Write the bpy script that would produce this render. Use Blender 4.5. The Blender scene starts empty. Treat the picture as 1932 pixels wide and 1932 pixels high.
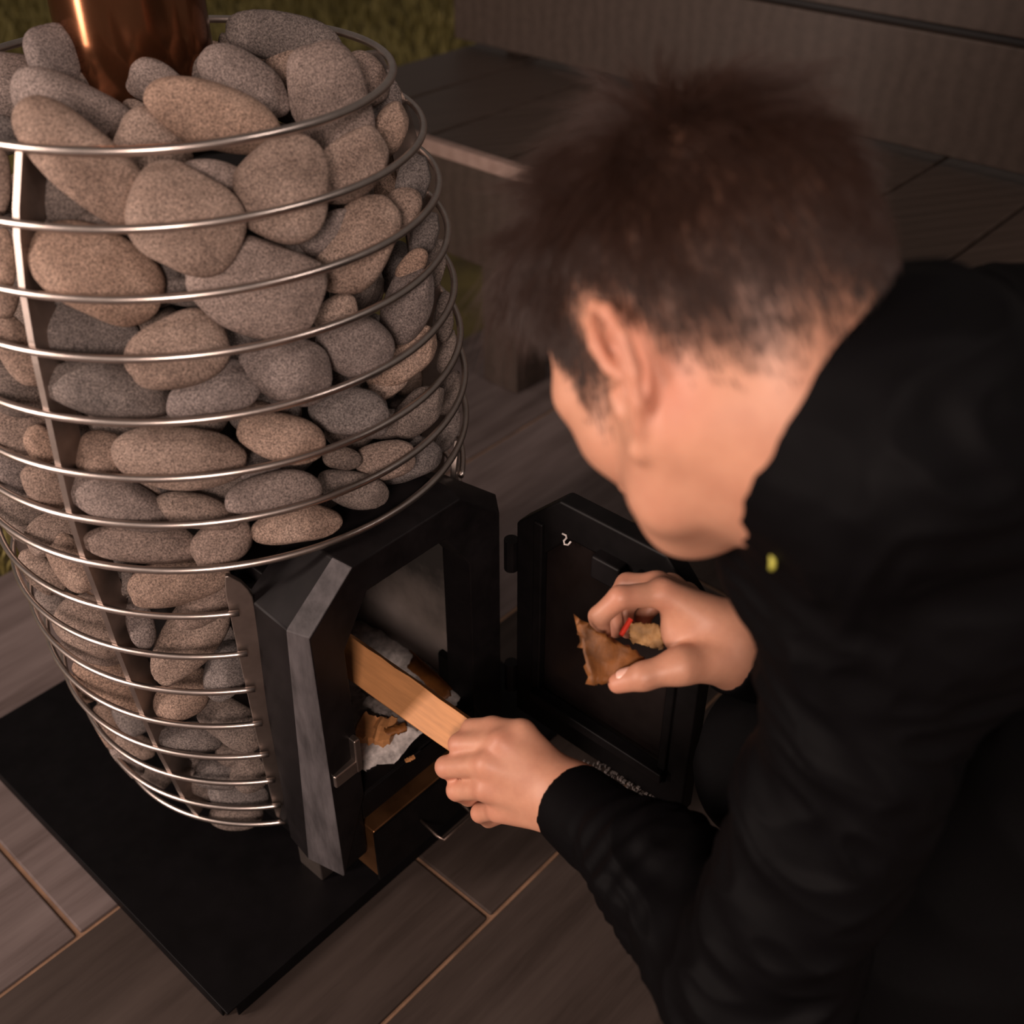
import bpy, bmesh, math, random
import numpy as np
from mathutils import Vector, Matrix, noise as mnoise

S = bpy.context.scene
COL = S.collection
rng = np.random.default_rng(7)
random.seed(7)

# ------------------------------------------------------------------ camera
CAM = np.array([0.0, -1.0544, 1.1455])
FW = np.array([0.22937, 0.76599, -0.60054]); FW /= np.linalg.norm(FW)
RT = np.cross(FW, [0, 0, 1]); RT /= np.linalg.norm(RT)
UP = np.cross(RT, FW)
FPX = 2100.0


def at(px, py, w):
    """world point seen at photo pixel (px,py) at depth w along the view axis"""
    return CAM + w * (FW + (px - 966) / FPX * RT - (py - 966) / FPX * UP)


cd = bpy.data.cameras.new('camera'); cam = bpy.data.objects.new('camera', cd); COL.objects.link(cam)
cd.sensor_width = 36; cd.sensor_fit = 'HORIZONTAL'; cd.lens = FPX / 1932 * 36
cd.clip_start = 0.02; cd.clip_end = 100
cd.dof.use_dof = True; cd.dof.focus_distance = 1.10; cd.dof.aperture_fstop = 3.9
cam.matrix_world = Matrix(((RT[0], UP[0], -FW[0], CAM[0]), (RT[1], UP[1], -FW[1], CAM[1]), (RT[2], UP[2], -FW[2], CAM[2]), (0, 0, 0, 1)))
S.camera = cam

# ------------------------------------------------------------------ light, world, exposure
wd = bpy.data.worlds.new('world'); S.world = wd; wd.use_nodes = True
bg = wd.node_tree.nodes['Background']; bg.inputs[0].default_value = (1.0, 0.84, 0.74, 1); bg.inputs[1].default_value = 0.085


def area(name, loc, target, size, power, color, size_y=None):
    ld = bpy.data.lights.new(name, 'AREA'); ld.energy = power; ld.color = color; ld.size = size
    if size_y: ld.shape = 'RECTANGLE'; ld.size_y = size_y
    o = bpy.data.objects.new(name, ld); COL.objects.link(o); o.location = loc
    o.rotation_euler = (Vector(target) - Vector(loc)).to_track_quat('-Z', 'Y').to_euler()
    return o


area('lit_window', (-1.85, -0.47, 1.2), (0, -0.3, 0.85), 0.24, 34, (1.0, 0.80, 0.70), 1.5)
area('porch_lamp', (-0.45, -2.05, 1.55), (0.1, -0.2, 0.6), 0.4, 25, (1.0, 0.79, 0.69))
area('ceiling_lamp', (1.5, -1.5, 2.5), (0, 0, 0.6), 0.15, 9, (1.0, 0.84, 0.76))
S.view_settings.view_transform = 'Standard'; S.view_settings.look = 'None'
S.view_settings.exposure = 0.37; S.view_settings.gamma = 1.0; S.view_settings.use_curve_mapping = False

# ------------------------------------------------------------------ stove frame: U along the front, F out of the front
A0 = math.radians(31.5)
UX = np.array([math.cos(A0), math.sin(A0), 0.0]); FX = np.array([math.sin(A0), -math.cos(A0), 0.0]); ZX = np.array([0, 0, 1.0])


def L(u, f, z): return u * UX + f * FX + z * ZX


# ------------------------------------------------------------------ helpers
def link(o, parent=None):
    COL.objects.link(o)
    if parent is not None: o.parent = parent
    return o


def tag(o, label=None, cat=None, group=None, kind=None):
    if label: o['label'] = label
    if cat: o['category'] = cat
    if group: o['group'] = group
    if kind: o['kind'] = kind
    return o


def empty(name, loc=(0, 0, 0)):
    o = bpy.data.objects.new(name, None); o.location = loc; o.empty_display_size = 0.05; return link(o)


def mesh_obj(name, verts, faces, mat, parent=None, smooth=False, bevel=0, origin=None):
    """verts are world coordinates"""
    V = np.asarray(verts, float)
    me = bpy.data.meshes.new(name)
    po = np.zeros(3) if parent is None else np.array(parent.matrix_world.translation if parent.parent is None else parent.parent.location + parent.location)
    if parent is not None and parent.parent is None: po = np.array(parent.location)
    o0 = po if parent is not None else (V.mean(0) if origin is None else np.asarray(origin, float))
    me.from_pydata((V - o0).tolist(), [], [list(map(int, f)) for f in faces]); me.update()
    if smooth: me.polygons.foreach_set('use_smooth', [True] * len(me.polygons))
    if mat: me.materials.append(mat)
    o = bpy.data.objects.new(name, me); link(o, parent)
    if parent is None: o.location = o0
    if bevel:
        m = o.modifiers.new('bevel', 'BEVEL'); m.width = bevel; m.segments = 2; m.limit_method = 'ANGLE'; m.angle_limit = 0.6
        if not smooth: me.polygons.foreach_set('use_smooth', [True] * len(me.polygons)); m.harden_normals = True
    return o


class MB:
    def __init__(s): s.v = []; s.f = []
    def add(s, V, F):
        n = len(s.v); s.v += [tuple(map(float, p)) for p in V]; s.f += [[n + i for i in f] for f in F]
    def box(s, lo, hi, fn=lambda *p: p):
        (a, b, c), (d, e, g) = lo, hi
        P = [(a, b, c), (d, b, c), (d, e, c), (a, e, c), (a, b, g), (d, b, g), (d, e, g), (a, e, g)]
        s.add([fn(*p) for p in P], [(3, 2, 1, 0), (4, 5, 6, 7), (0, 1, 5, 4), (1, 2, 6, 5), (2, 3, 7, 6), (3, 0, 4, 7)])
    def tube(s, pts, r, n=8, closed=False, cap=True):
        P = np.asarray(pts, float); m = len(P); rs = np.broadcast_to(np.asarray(r, float), (m,))
        V = []; prev = None
        for i in range(m):
            a = P[(i - 1) % m] if (closed or i > 0) else P[i]; b = P[(i + 1) % m] if (closed or i < m - 1) else P[i]
            t = b - a; t /= np.linalg.norm(t)
            x = np.cross(t, [0, 0, 1]) if prev is None else prev - t * (prev @ t)
            if np.linalg.norm(x) < 1e-4: x = np.cross(t, [1, 0, 0])
            x /= np.linalg.norm(x); prev = x; y = np.cross(t, x)
            for k in range(n):
                c = 2 * math.pi * k / n; V.append(P[i] + rs[i] * (math.cos(c) * x + math.sin(c) * y))
        Fc = []
        for i in range(m if closed else m - 1):
            for k in range(n):
                a = i * n + k; b = i * n + (k + 1) % n; c2 = ((i + 1) % m) * n + (k + 1) % n; d = ((i + 1) % m) * n + k
                Fc.append((a, b, c2, d))
        if cap and not closed: Fc += [tuple(range(n))[::-1], tuple((m - 1) * n + k for k in range(n))]
        s.add(V, Fc)
    def build(s, name, mat, parent=None, smooth=False, bevel=0, origin=None): return mesh_obj(name, s.v, s.f, mat, parent, smooth, bevel, origin)


# ------------------------------------------------------------------ materials
def newmat(name):
    m = bpy.data.materials.new(name); m.use_nodes = True; nt = m.node_tree
    return m, nt, nt.nodes['Principled BSDF']


def node(nt, t, **kw):
    n = nt.nodes.new(t)
    for k, v in kw.items():
        if k in n.inputs.keys() if hasattr(n.inputs, 'keys') else False: n.inputs[k].default_value = v
        else: setattr(n, k, v)
    return n


def ramp(nt, fac, stops):
    r = nt.nodes.new('ShaderNodeValToRGB'); e = r.color_ramp.elements
    while len(e) < len(stops): e.new(0.5)
    for i, (p, c) in enumerate(stops): e[i].position = p; e[i].color = tuple(c) + (1,)
    nt.links.new(fac, r.inputs[0]); return r.outputs[0]


def mix(nt, f, a, b, mode='MIX'):
    m = nt.nodes.new('ShaderNodeMix'); m.data_type = 'RGBA'; m.blend_type = mode
    for s, v in ((0, f), (6, a), (7, b)):
        if hasattr(v, 'links'): nt.links.new(v, m.inputs[s])
        else: m.inputs[s].default_value = v if s == 0 else tuple(v) + (1,)
    return m.outputs[2]


def noise(nt, vec, scale, detail=4, rough=0.6):
    n = nt.nodes.new('ShaderNodeTexNoise'); n.inputs['Scale'].default_value = scale; n.inputs['Detail'].default_value = detail; n.inputs['Roughness'].default_value = rough
    nt.links.new(vec, n.inputs['Vector']); return n.outputs[0]


def objvec(nt, scale=(1, 1, 1), rot=(0, 0, 0), per_object=False):
    tc = nt.nodes.new('ShaderNodeTexCoord'); mp = nt.nodes.new('ShaderNodeMapping')
    mp.inputs['Scale'].default_value = scale; mp.inputs['Rotation'].default_value = rot
    nt.links.new(tc.outputs['Object'], mp.inputs['Vector'])
    if per_object:
        oi = nt.nodes.new('ShaderNodeObjectInfo'); mu = nt.nodes.new('ShaderNodeMath'); mu.operation = 'MULTIPLY'; mu.inputs[1].default_value = 37.0
        nt.links.new(oi.outputs['Random'], mu.inputs[0]); nt.links.new(mu.outputs[0], mp.inputs['Location'])
    return mp.outputs[0]


def bump(nt, p, h, strength=0.3, dist=0.002):
    b = nt.nodes.new('ShaderNodeBump'); b.inputs['Strength'].default_value = strength; b.inputs['Distance'].default_value = dist
    nt.links.new(h, b.inputs['Height']); nt.links.new(b.outputs[0], p.inputs['Normal'])


def rock_mat(name, dark, mid, light):
    m, nt, p = newmat(name); v = objvec(nt, per_object=True)
    big = noise(nt, v, 22, 5, 0.6); fine = noise(nt, v, 560, 3, 0.8); spk = noise(nt, v, 950, 2, 0.6)
    c = ramp(nt, big, [(0.3, dark), (0.52, mid), (0.75, light)])
    g = ramp(nt, fine, [(0.34, (0.30, 0.28, 0.27)), (0.5, (0.85, 0.83, 0.82)), (0.66, (1.55, 1.5, 1.45))])
    c = mix(nt, 1.0, c, g, 'MULTIPLY')
    s = ramp(nt, spk, [(0.33, (0.25, 0.23, 0.22)), (0.40, (1, 1, 1)), (0.64, (1, 1, 1)), (0.70, (1.7, 1.6, 1.5))])
    c = mix(nt, 0.8, c, s, 'MULTIPLY')
    oi = nt.nodes.new('ShaderNodeObjectInfo')
    tint = ramp(nt, oi.outputs['Random'], [(0.0, (0.88, 0.90, 0.93)), (0.5, (1.0, 0.98, 0.97)), (1.0, (1.10, 1.0, 0.92))])
    c = mix(nt, 1.0, c, tint, 'MULTIPLY')
    nt.links.new(c, p.inputs['Base Color']); p.inputs['Roughness'].default_value = 0.82; p.inputs['Specular IOR Level'].default_value = 0.3
    bump(nt, p, fine, 0.35, 0.0012); return m


M = {}
M['rock0'] = rock_mat('grey_granite', (0.145, 0.116, 0.106), (0.21, 0.171, 0.157), (0.275, 0.228, 0.212))
M['rock1'] = rock_mat('tan_granite', (0.185, 0.133, 0.108), (0.27, 0.202, 0.167), (0.34, 0.265, 0.225))
M['rock2'] = rock_mat('dark_granite', (0.10, 0.085, 0.08), (0.165, 0.14, 0.13), (0.24, 0.205, 0.19))


def simple(name, col, rough=0.5, metal=0.0, spec=0.5, nscale=0, namp=0.3, bmp=0, stretch=(1, 1, 1), rot=(0, 0, 0)):
    m, nt, p = newmat(name); p.inputs['Roughness'].default_value = rough; p.inputs['Metallic'].default_value = metal; p.inputs['Specular IOR Level'].default_value = spec
    p.inputs['Base Color'].default_value = tuple(col) + (1,)
    if nscale:
        v = objvec(nt, stretch, rot); n = noise(nt, v, nscale)
        a = [c * (1 - namp) for c in col]; b = [min(1, c * (1 + namp)) for c in col]
        nt.links.new(ramp(nt, n, [(0.3, a), (0.7, b)]), p.inputs['Base Color'])
        if bmp: bump(nt, p, n, bmp)
    return m


M['steel'] = simple('brushed_steel', (0.56, 0.48, 0.44), 0.32, 1.0, nscale=60, namp=0.12)
M['rib'] = simple('rib_steel', (0.36, 0.30, 0.27), 0.42, 1.0, nscale=40, namp=0.15)
M['black'] = simple('black_cast_iron', (0.0038, 0.0031, 0.0033), 0.5, 0.0, 0.15, nscale=35, namp=0.35, bmp=0.05)
M['frame'] = simple('frame_iron', (0.0065, 0.0052, 0.0056), 0.5, 0.0, 0.16, nscale=30, namp=0.4, bmp=0.05)
M['lit_worn'] = simple('lit_scuffed_frame_edge', (0.060, 0.053, 0.055), 0.5, 0.0, 0.3, nscale=26, namp=0.5, stretch=(2.5, 2.5, .5))
M['core'] = simple('sooty_steel', (0.015, 0.013, 0.013), 0.7)
M['plate'] = simple('black_powder_coat', (0.0035, 0.003, 0.0034), 0.5, 0.0, 0.10, nscale=25, namp=0.3)
M['drawer'] = simple('amber_steel', (0.30, 0.14, 0.06), 0.35, 0.9, nscale=20, namp=0.4)
M['wire'] = simple('wire_steel', (0.35, 0.26, 0.22), 0.4, 1.0)
M['lining'] = simple('ashy_fire_brick', (0.20, 0.175, 0.16), 0.9, nscale=14, namp=0.55, bmp=0.4)
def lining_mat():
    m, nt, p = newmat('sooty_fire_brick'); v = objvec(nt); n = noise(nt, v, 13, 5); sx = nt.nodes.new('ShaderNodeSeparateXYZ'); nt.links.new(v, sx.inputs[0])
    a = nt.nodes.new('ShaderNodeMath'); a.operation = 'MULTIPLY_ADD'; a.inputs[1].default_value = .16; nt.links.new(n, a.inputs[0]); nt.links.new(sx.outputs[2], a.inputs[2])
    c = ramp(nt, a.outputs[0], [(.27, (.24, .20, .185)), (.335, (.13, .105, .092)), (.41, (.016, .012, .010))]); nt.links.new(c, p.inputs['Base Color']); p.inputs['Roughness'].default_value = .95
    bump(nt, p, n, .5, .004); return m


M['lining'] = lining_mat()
M['ash'] = simple('ash', (0.50, 0.45, 0.43), 0.95, nscale=120, namp=0.45, bmp=0.5)
M['wood'] = simple('split_birch', (0.50, 0.225, 0.085), 0.6, nscale=14, namp=0.16, stretch=(1, 14, 14))
M['bark'] = simple('amber_bark', (0.20, 0.070, 0.014), 0.6, nscale=45, namp=0.5, bmp=0.6)
M['bark2'] = simple('tan_bark', (0.36, 0.20, 0.075), 0.7, nscale=90, namp=0.35, bmp=0.5)
M['char'] = simple('charred_wood', (0.03, 0.02, 0.015), 0.8, nscale=50, namp=0.5, bmp=0.5)
M['red'] = simple('red_plastic', (0.65, 0.04, 0.02), 0.35)
M['yellow'] = simple('yellow_cord', (0.42, 0.40, 0.06), 0.6)
M['grout'] = simple('ochre_grout', (0.22, 0.125, 0.075), 0.9, nscale=30, namp=0.3)
M['soil'] = simple('lawn_soil', (0.14, 0.11, 0.035), 0.95, nscale=6, namp=0.5)
M['door_glass'] = simple('sooty_glass', (0.010, 0.007, 0.0065), 0.25, 0.0, 0.25, nscale=9, namp=0.5)
M['dust'] = simple('grey_dust', (0.16, 0.135, 0.125), 0.95, nscale=150, namp=0.5)


def pipe_mat():
    m, nt, p = newmat('heat_tinted_steel'); v = objvec(nt, (1, 1, 0.35))
    n = noise(nt, v, 14, 5); z = nt.nodes.new('ShaderNodeSeparateXYZ'); tc = nt.nodes.new('ShaderNodeTexCoord'); nt.links.new(tc.outputs['Object'], z.inputs[0])
    c = ramp(nt, n, [(0.3, (0.15, 0.055, 0.024)), (0.55, (0.23, 0.092, 0.044)), (0.8, (0.30, 0.14, 0.085))])
    nt.links.new(c, p.inputs['Base Color']); p.inputs['Metallic'].default_value = 0.92; p.inputs['Roughness'].default_value = 0.17; return m


M['pipe'] = pipe_mat()


def wood_mat(name, a, b, rough=0.6, gr=(1.2, 22, 22)):
    m, nt, p = newmat(name); v = objvec(nt, gr, per_object=True); n = noise(nt, v, 3.0, 8, 0.65)
    w = nt.nodes.new('ShaderNodeTexWave'); w.bands_direction = 'Y'; w.inputs['Scale'].default_value = 0.5; w.inputs['Distortion'].default_value = 4; w.inputs['Detail'].default_value = 3
    nt.links.new(v, w.inputs['Vector'])
    f = mix(nt, 0.18, n, w.outputs[0]); c = ramp(nt, f, [(0.25, a), (0.75, b)])
    nt.links.new(c, p.inputs['Base Color']); p.inputs['Roughness'].default_value = rough; bump(nt, p, n, 0.15, 0.001); return m


M['deck'] = wood_mat('stained_deck', (0.046, 0.031, 0.024), (0.072, 0.050, 0.040), 0.5)
M['trim'] = wood_mat('trim_wood', (0.26, 0.17, 0.14), (0.36, 0.25, 0.21), 0.6)


def tile_mat(nm_, g_, tn_):
    m, nt, p = newmat(nm_); v = objvec(nt, (0.5, 5.0, 5.0), per_object=True)
    n = noise(nt, v, 6, 7, 0.6); v2 = objvec(nt, per_object=True); n2 = noise(nt, v2, 3.2, 4)
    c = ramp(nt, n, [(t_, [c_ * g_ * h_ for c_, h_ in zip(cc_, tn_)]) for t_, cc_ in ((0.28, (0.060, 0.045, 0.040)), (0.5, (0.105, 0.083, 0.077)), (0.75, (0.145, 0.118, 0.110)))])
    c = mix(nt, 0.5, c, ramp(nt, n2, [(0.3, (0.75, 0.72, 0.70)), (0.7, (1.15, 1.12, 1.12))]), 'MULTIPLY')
    nt.links.new(c, p.inputs['Base Color']); p.inputs['Roughness'].default_value = 0.6; p.inputs['Specular IOR Level'].default_value = 0.2; bump(nt, p, n, 0.25, 0.003); return m


M['tile'] = tile_mat('slate_tile', 1.25, (1, .98, 1.0)); M['tile2'] = tile_mat('shaded_slate_tile', .44, (1.04, .96, .88))  # second copy has the shade near the camera painted in, darker and browner


def grass_mat():
    m, nt, p = newmat('grass_blades'); v = objvec(nt); n = noise(nt, v, 2.5, 4)
    c = ramp(nt, n, [(0.3, (0.16, 0.125, 0.034)), (0.5, (0.30, 0.245, 0.075)), (0.72, (0.46, 0.38, 0.14))])
    nt.links.new(c, p.inputs['Base Color']); p.inputs['Roughness'].default_value = 0.7; return m


M['grass'] = grass_mat()


def skin_mat():
    m, nt, p = newmat('skin'); v = objvec(nt); n = noise(nt, v, 45, 4); at_ = nt.nodes.new('ShaderNodeAttribute'); at_.attribute_name = 'scalp'
    bl = nt.nodes.new('ShaderNodeAttribute'); bl.attribute_name = 'blush'
    c = ramp(nt, n, [(0.3, (0.47, 0.215, 0.135)), (0.7, (0.56, 0.275, 0.175))])
    c = mix(nt, bl.outputs['Fac'], c, (0.52, 0.165, 0.11))
    c = mix(nt, at_.outputs['Fac'], c, (0.050, 0.026, 0.018))
    nt.links.new(c, p.inputs['Base Color']); p.inputs['Roughness'].default_value = 0.5
    p.inputs['Subsurface Weight'].default_value = 0.12; p.inputs['Subsurface Radius'].default_value = (1, 0.35, 0.2); p.inputs['Subsurface Scale'].default_value = 0.006
    n2 = noise(nt, v, 260, 2); bump(nt, p, n2, 0.06, 0.0008); return m


M['skin'] = skin_mat()
M['nail'] = simple('nail', (0.72, 0.42, 0.33), 0.3)
M['lip'] = simple('lip', (0.48, 0.19, 0.15), 0.45)
M['eye'] = simple('eyeball', (0.75, 0.72, 0.68), 0.15)
M['iris'] = simple('iris', (0.08, 0.05, 0.03), 0.2)
M['hair'] = simple('brown_hair', (0.030, 0.0135, 0.009), 0.45, 0.0, 0.35)


def cloth_mat(name, col, rough):
    m, nt, p = newmat(name); v = objvec(nt); n = noise(nt, v, 900, 2)
    nt.links.new(ramp(nt, n, [(0.3, [c * 0.8 for c in col]), (0.7, [c * 1.2 for c in col])]), p.inputs['Base Color'])
    p.inputs['Roughness'].default_value = rough; p.inputs['Specular IOR Level'].default_value = 0.05
    p.inputs['Sheen Weight'].default_value = 0.0; bump(nt, p, n, 0.1, 0.0005); return m


M['jacket'] = cloth_mat('black_softshell', (0.0026, 0.0023, 0.0027), 0.6)
M['pants'] = cloth_mat('black_trousers', (0.0035, 0.0032, 0.0035), 0.8)
M['shoe'] = simple('black_shoe', (0.012, 0.011, 0.011), 0.6)

# ------------------------------------------------------------------ setting: patio, tiles, lawn
PATIO_F = -0.615
b = MB(); b.box((-1.6, PATIO_F, -0.12), (2.6, 1.9, -0.004), L)
floor = b.build('floor', M['grout']); tag(floor, kind='structure', label='patio floor of slate tiles in ochre grout')
rows = [PATIO_F, -0.283, 0.050, 0.383, 0.716, 1.049, 1.382]
tl = 0.66; gap = 0.006
jm = {}
for ri in range(len(rows) - 1):
    f0, f1 = rows[ri], rows[ri + 1]
    off = -0.011 if ri % 2 == 0 else -0.340
    k0 = math.floor((-1.5 - off) / tl)
    for k in range(k0, k0 + 7):
        ua, ub = off + k * tl, off + (k + 1) * tl
        hw = (ub - ua - gap) / 2; hf = (f1 - f0 - gap) / 2; h = 0.010
        tk = 'tile2' if (ri >= 2 and k >= (0 if ri == 3 else -1)) or (ri == 2 and ua > -.3) else 'tile'  # darkened copy goes where the floor lies in shade
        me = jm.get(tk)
        if me is None:
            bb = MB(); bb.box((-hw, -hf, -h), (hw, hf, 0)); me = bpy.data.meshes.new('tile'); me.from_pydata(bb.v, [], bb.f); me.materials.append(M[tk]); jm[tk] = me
        o = bpy.data.objects.new('tile', me); link(o, floor)
        c = L((ua + ub) / 2, (f0 + f1) / 2, random.uniform(-0.0006, 0.0006))
        o.location = Vector(c) - floor.location; o.rotation_euler = (random.uniform(-.001, .001), random.uniform(-.001, .001), A0)
        bv = o.modifiers.new('bevel', 'BEVEL'); bv.width = 0.002; bv.segments = 2

b = MB(); b.box((-4, -9.0, -0.3), (9, PATIO_F - 0.004, -0.02), L)
lawn = b.build('ground', M['soil']); tag(lawn, kind='structure', label='soil under the lawn beyond the patio')
# grass blades
nb = 42000
u = rng.uniform(-1.6, 4.2, nb); f = -(0.625 + rng.random(nb) ** 1.6 * 5.2)
kp = ~((u > .84) & (f > -1.0)); u, f = u[kp], f[kp]; nb = len(u)
base = np.outer(u, UX) + np.outer(f, FX); base[:, 2] = -0.02
hgt = rng.uniform(0.02, 0.055, nb) * (1 + 0.25 * (-f)); wdt = rng.uniform(0.0016, 0.003, nb) * (1 + 0.5 * (-f))
ang = rng.uniform(0, 2 * np.pi, nb); lean = rng.uniform(0.2, 0.9, nb)
dx = np.stack([np.cos(ang), np.sin(ang), 0 * ang], 1); sx = np.stack([-np.sin(ang), np.cos(ang), 0 * ang], 1)
mid = base + dx * (hgt * lean * 0.35)[:, None] + np.array([0, 0, 1]) * (hgt * 0.6)[:, None]
tip = base + dx * (hgt * lean)[:, None] + np.array([0, 0, 1]) * hgt[:, None]
V = np.stack([base - sx * wdt[:, None], base + sx * wdt[:, None], mid + sx * (wdt * .8)[:, None], mid - sx * (wdt * .8)[:, None], tip], 1).reshape(-1, 3)
i5 = np.arange(nb) * 5
me = bpy.data.meshes.new('lawn_grass')
loops = np.concatenate([np.stack([i5, i5 + 1, i5 + 2], 1), np.stack([i5, i5 + 2, i5 + 3], 1), np.stack([i5 + 3, i5 + 2, i5 + 4], 1)]).astype(np.int32)
me.vertices.add(len(V)); me.vertices.foreach_set('co', V.ravel()); me.loops.add(loops.size); me.loops.foreach_set('vertex_index', loops.ravel())
me.polygons.add(len(loops)); me.polygons.foreach_set('loop_start', np.arange(len(loops)) * 3); me.update(calc_edges=True); me.materials.append(M['grass'])
g = bpy.data.objects.new('lawn_grass', me); link(g); tag(g, 'short olive green lawn grass beyond the patio', 'grass', kind='stuff')

# ------------------------------------------------------------------ bench
BU, BZ = 0.872, 0.470
bench = empty('deck_bench', L(1.1, 0.0, 0)); tag(bench, 'dark stained plank bench with slatted backrest boards behind the man', 'bench')
for k in range(9):
    fa = -0.965 + 0.19 * k; b = MB(); b.box((BU + 0.002, fa + 0.004, BZ - 0.028), (1.62, fa + 0.186, BZ + random.uniform(-.001, .001)), L)
    b.build('plank', M['deck'], bench, bevel=0.003)
b = MB(); b.box((BU - 0.020, -0.965, BZ - 0.022), (BU + 0.001, 0.745, BZ + 0.003), L); t = b.build('edge_trim', M['trim'], bench, bevel=0.002); t['label'] = 'pale wooden trim strip'
b = MB(); b.box((BU - 0.004, -0.960, 0.255), (BU + 0.018, 0.745, BZ - 0.024), L); b.build('apron', M['deck'], bench, bevel=0.003)
for (ua, fa, w) in ((0.882, -0.461, 0.09), (0.882, 0.45, 0.09), (1.5, -0.9, 0.09), (1.5, 0.45, 0.09)):
    b = MB(); b.box((ua, fa, 0.0), (ua + w, fa + w, BZ - 0.03), L); b.build('leg', M['deck'], bench, bevel=0.004)
for k in range(3):
    z0 = 0.488 + 0.203 * k; b = MB(); b.box((1.350, -0.978, z0), (1.378, 0.745, z0 + 0.189), L); b.build('backrest_board', M['deck'], bench, bevel=0.003)
b = MB(); b.box((1.3785, -0.970, 0.485), (1.392, 0.740, 1.09), L); b.build('gap_shade_panel', M['core'], bench)  # dark sheet added behind the boards so their gaps look black with shade
for fa in (-0.86, 0.40):
    b = MB(); b.box((1.393, fa, BZ), (1.43, fa + 0.05, 1.12), L); b.build('backrest_post', M['deck'], bench, bevel=0.003)

# ------------------------------------------------------------------ hearth plate
b = MB(); P0 = (-0.290, -0.305); P1 = (0.290, 0.264)
b.box((P0[0], P0[1], 0.0185), (P1[0], P1[1], 0.022), L)
b.box((P0[0], P0[1] + .03, 0.002), (P0[0] + 0.003, P1[1] - .012, 0.0195), L); b.box((P1[0] - .003, P0[1] + .03, 0.002), (P1[0], P1[1] - .012, 0.0195), L)
b.box((P0[0] + .012, P1[1] - 0.003, 0.002), (P1[0] - .012, P1[1], 0.0195), L); b.box((P0[0] + .03, P0[1], 0.002), (P1[0] - .03, P0[1] + .003, 0.0195), L)
for su in (-1, 1):
    for sf in (-1, 1):
        cu, cf = (P0[0] + .02, P1[0] - .045)[su > 0], (P0[1] + .02, P1[1] - .045)[sf > 0]
        b.box((cu, cf, 0.0), (cu + .025, cf + .025, 0.0185), L)
hp = b.build('hearth_plate', M['plate'], bevel=0.0012, origin=L(0, 0, 0)); tag(hp, 'black steel hearth plate on the tiles under the stove', 'hearth plate')

# ------------------------------------------------------------------ stove
RZ = [0.8662, 0.8163, 0.7651, 0.7175, 0.6613, 0.6091, 0.5627, 0.5120, 0.4529, 0.3987, 0.3458, 0.2921, 0.2384, 0.1857, 0.1325, 0.0858]
RR = [0.1974, 0.2221, 0.2343, 0.2410, 0.2454, 0.2500, 0.2534, 0.2531, 0.2483, 0.2455, 0.2411, 0.2369, 0.2310, 0.2216, 0.2131, 0.1991]


def R_at(z): return np.interp(z, RZ[::-1], RR[::-1])


stove = empty('wood_stove', (0, 0, 0.022)); tag(stove, 'beehive shaped sauna stove caged in steel hoops full of stones', 'stove')
AF = math.degrees(math.atan2(FX[1], FX[0]))     # azimuth of the front
TR = 0.0035
for i, (z, r) in enumerate(zip(RZ, RR)):
    b = MB()
    if i < 8:
        t = np.linspace(0, 2 * np.pi, 128, endpoint=False); b.tube(np.stack([r * np.cos(t), r * np.sin(t), 0 * t + z], 1), TR if i else 0.0038, 10, closed=True)
    else:
        t = np.radians(np.linspace(AF - 36.5, AF - 323.5, 120)); b.tube(np.stack([r * np.cos(t), r * np.sin(t), 0 * t + z], 1), TR * .92, 10)
    b.build('hoop', M['steel'], stove, smooth=True)


def rib(az, ztop, zbot, depth, thick, name):
    a = math.radians(az); d = np.array([math.cos(a), math.sin(a), 0]); s = np.array([-math.sin(a), math.cos(a), 0])
    zs = np.linspace(ztop, zbot, 40); V = []
    for j, z in enumerate(zs):
        q = j / 39; dd = depth
        if name == 'end_strap': dd = depth * min(1, 0.45 + 6 * q) * min(1, max(0.08, (1 - q) * 9))
        ro = R_at(z) - TR * (0.4 if name != 'end_strap' else -1.2); ri = ro - dd
        V += [d * ro + s * thick / 2 + ZX * z, d * ro - s * thick / 2 + ZX * z, d * ri - s * thick / 2 + ZX * z, d * ri + s * thick / 2 + ZX * z]
    Fc = []
    for j in range(39):
        for k in range(4): Fc.append((4 * j + k, 4 * j + (k + 1) % 4, 4 * j + 4 + (k + 1) % 4, 4 * j + 4 + k))
    Fc += [(3, 2, 1, 0), (156, 157, 158, 159)]
    return mesh_obj(name, V, Fc, M['rib'], stove)


for da in (-67.2, 67.2, 122, -122, 180): rib(AF + da, RZ[0] - 0.001, RZ[15] + .002, 0.030, 0.006, 'rib')
for sgn in (-1, 1):
    zs = np.linspace(.497, .064, 44); V = []
    for j, z in enumerate(zs):
        q = j / 43; az = math.radians(AF + sgn * 36.3); d = np.array([math.cos(az), math.sin(az), 0]); s_ = np.array([-math.sin(az), math.cos(az), 0]) * -sgn
        wdt = .0235 * min(1, math.sqrt(max(q, .001) * 16)); ro = R_at(z) - .0042 if z > .0858 else .1949 - (.0858 - z) * .35; x0 = -.010 + (.0235 - wdt) * .15; x1 = x0 + wdt
        if q > .94: x0 += (q - .94) / .06 * .019
        V += [d * ro + s_ * x0 + ZX * z, d * ro + s_ * x1 + ZX * z, d * (ro - .006) + s_ * x1 + ZX * z, d * (ro - .006) + s_ * x0 + ZX * z]
    Fc = [(4 * j + k, 4 * j + (k + 1) % 4, 4 * j + 4 + (k + 1) % 4, 4 * j + 4 + k) for j in range(43) for k in range(4)] + [(3, 2, 1, 0), (172, 173, 174, 175)]
    mesh_obj('end_strap', V, Fc, M['rib'], stove, bevel=.0012)

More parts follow.
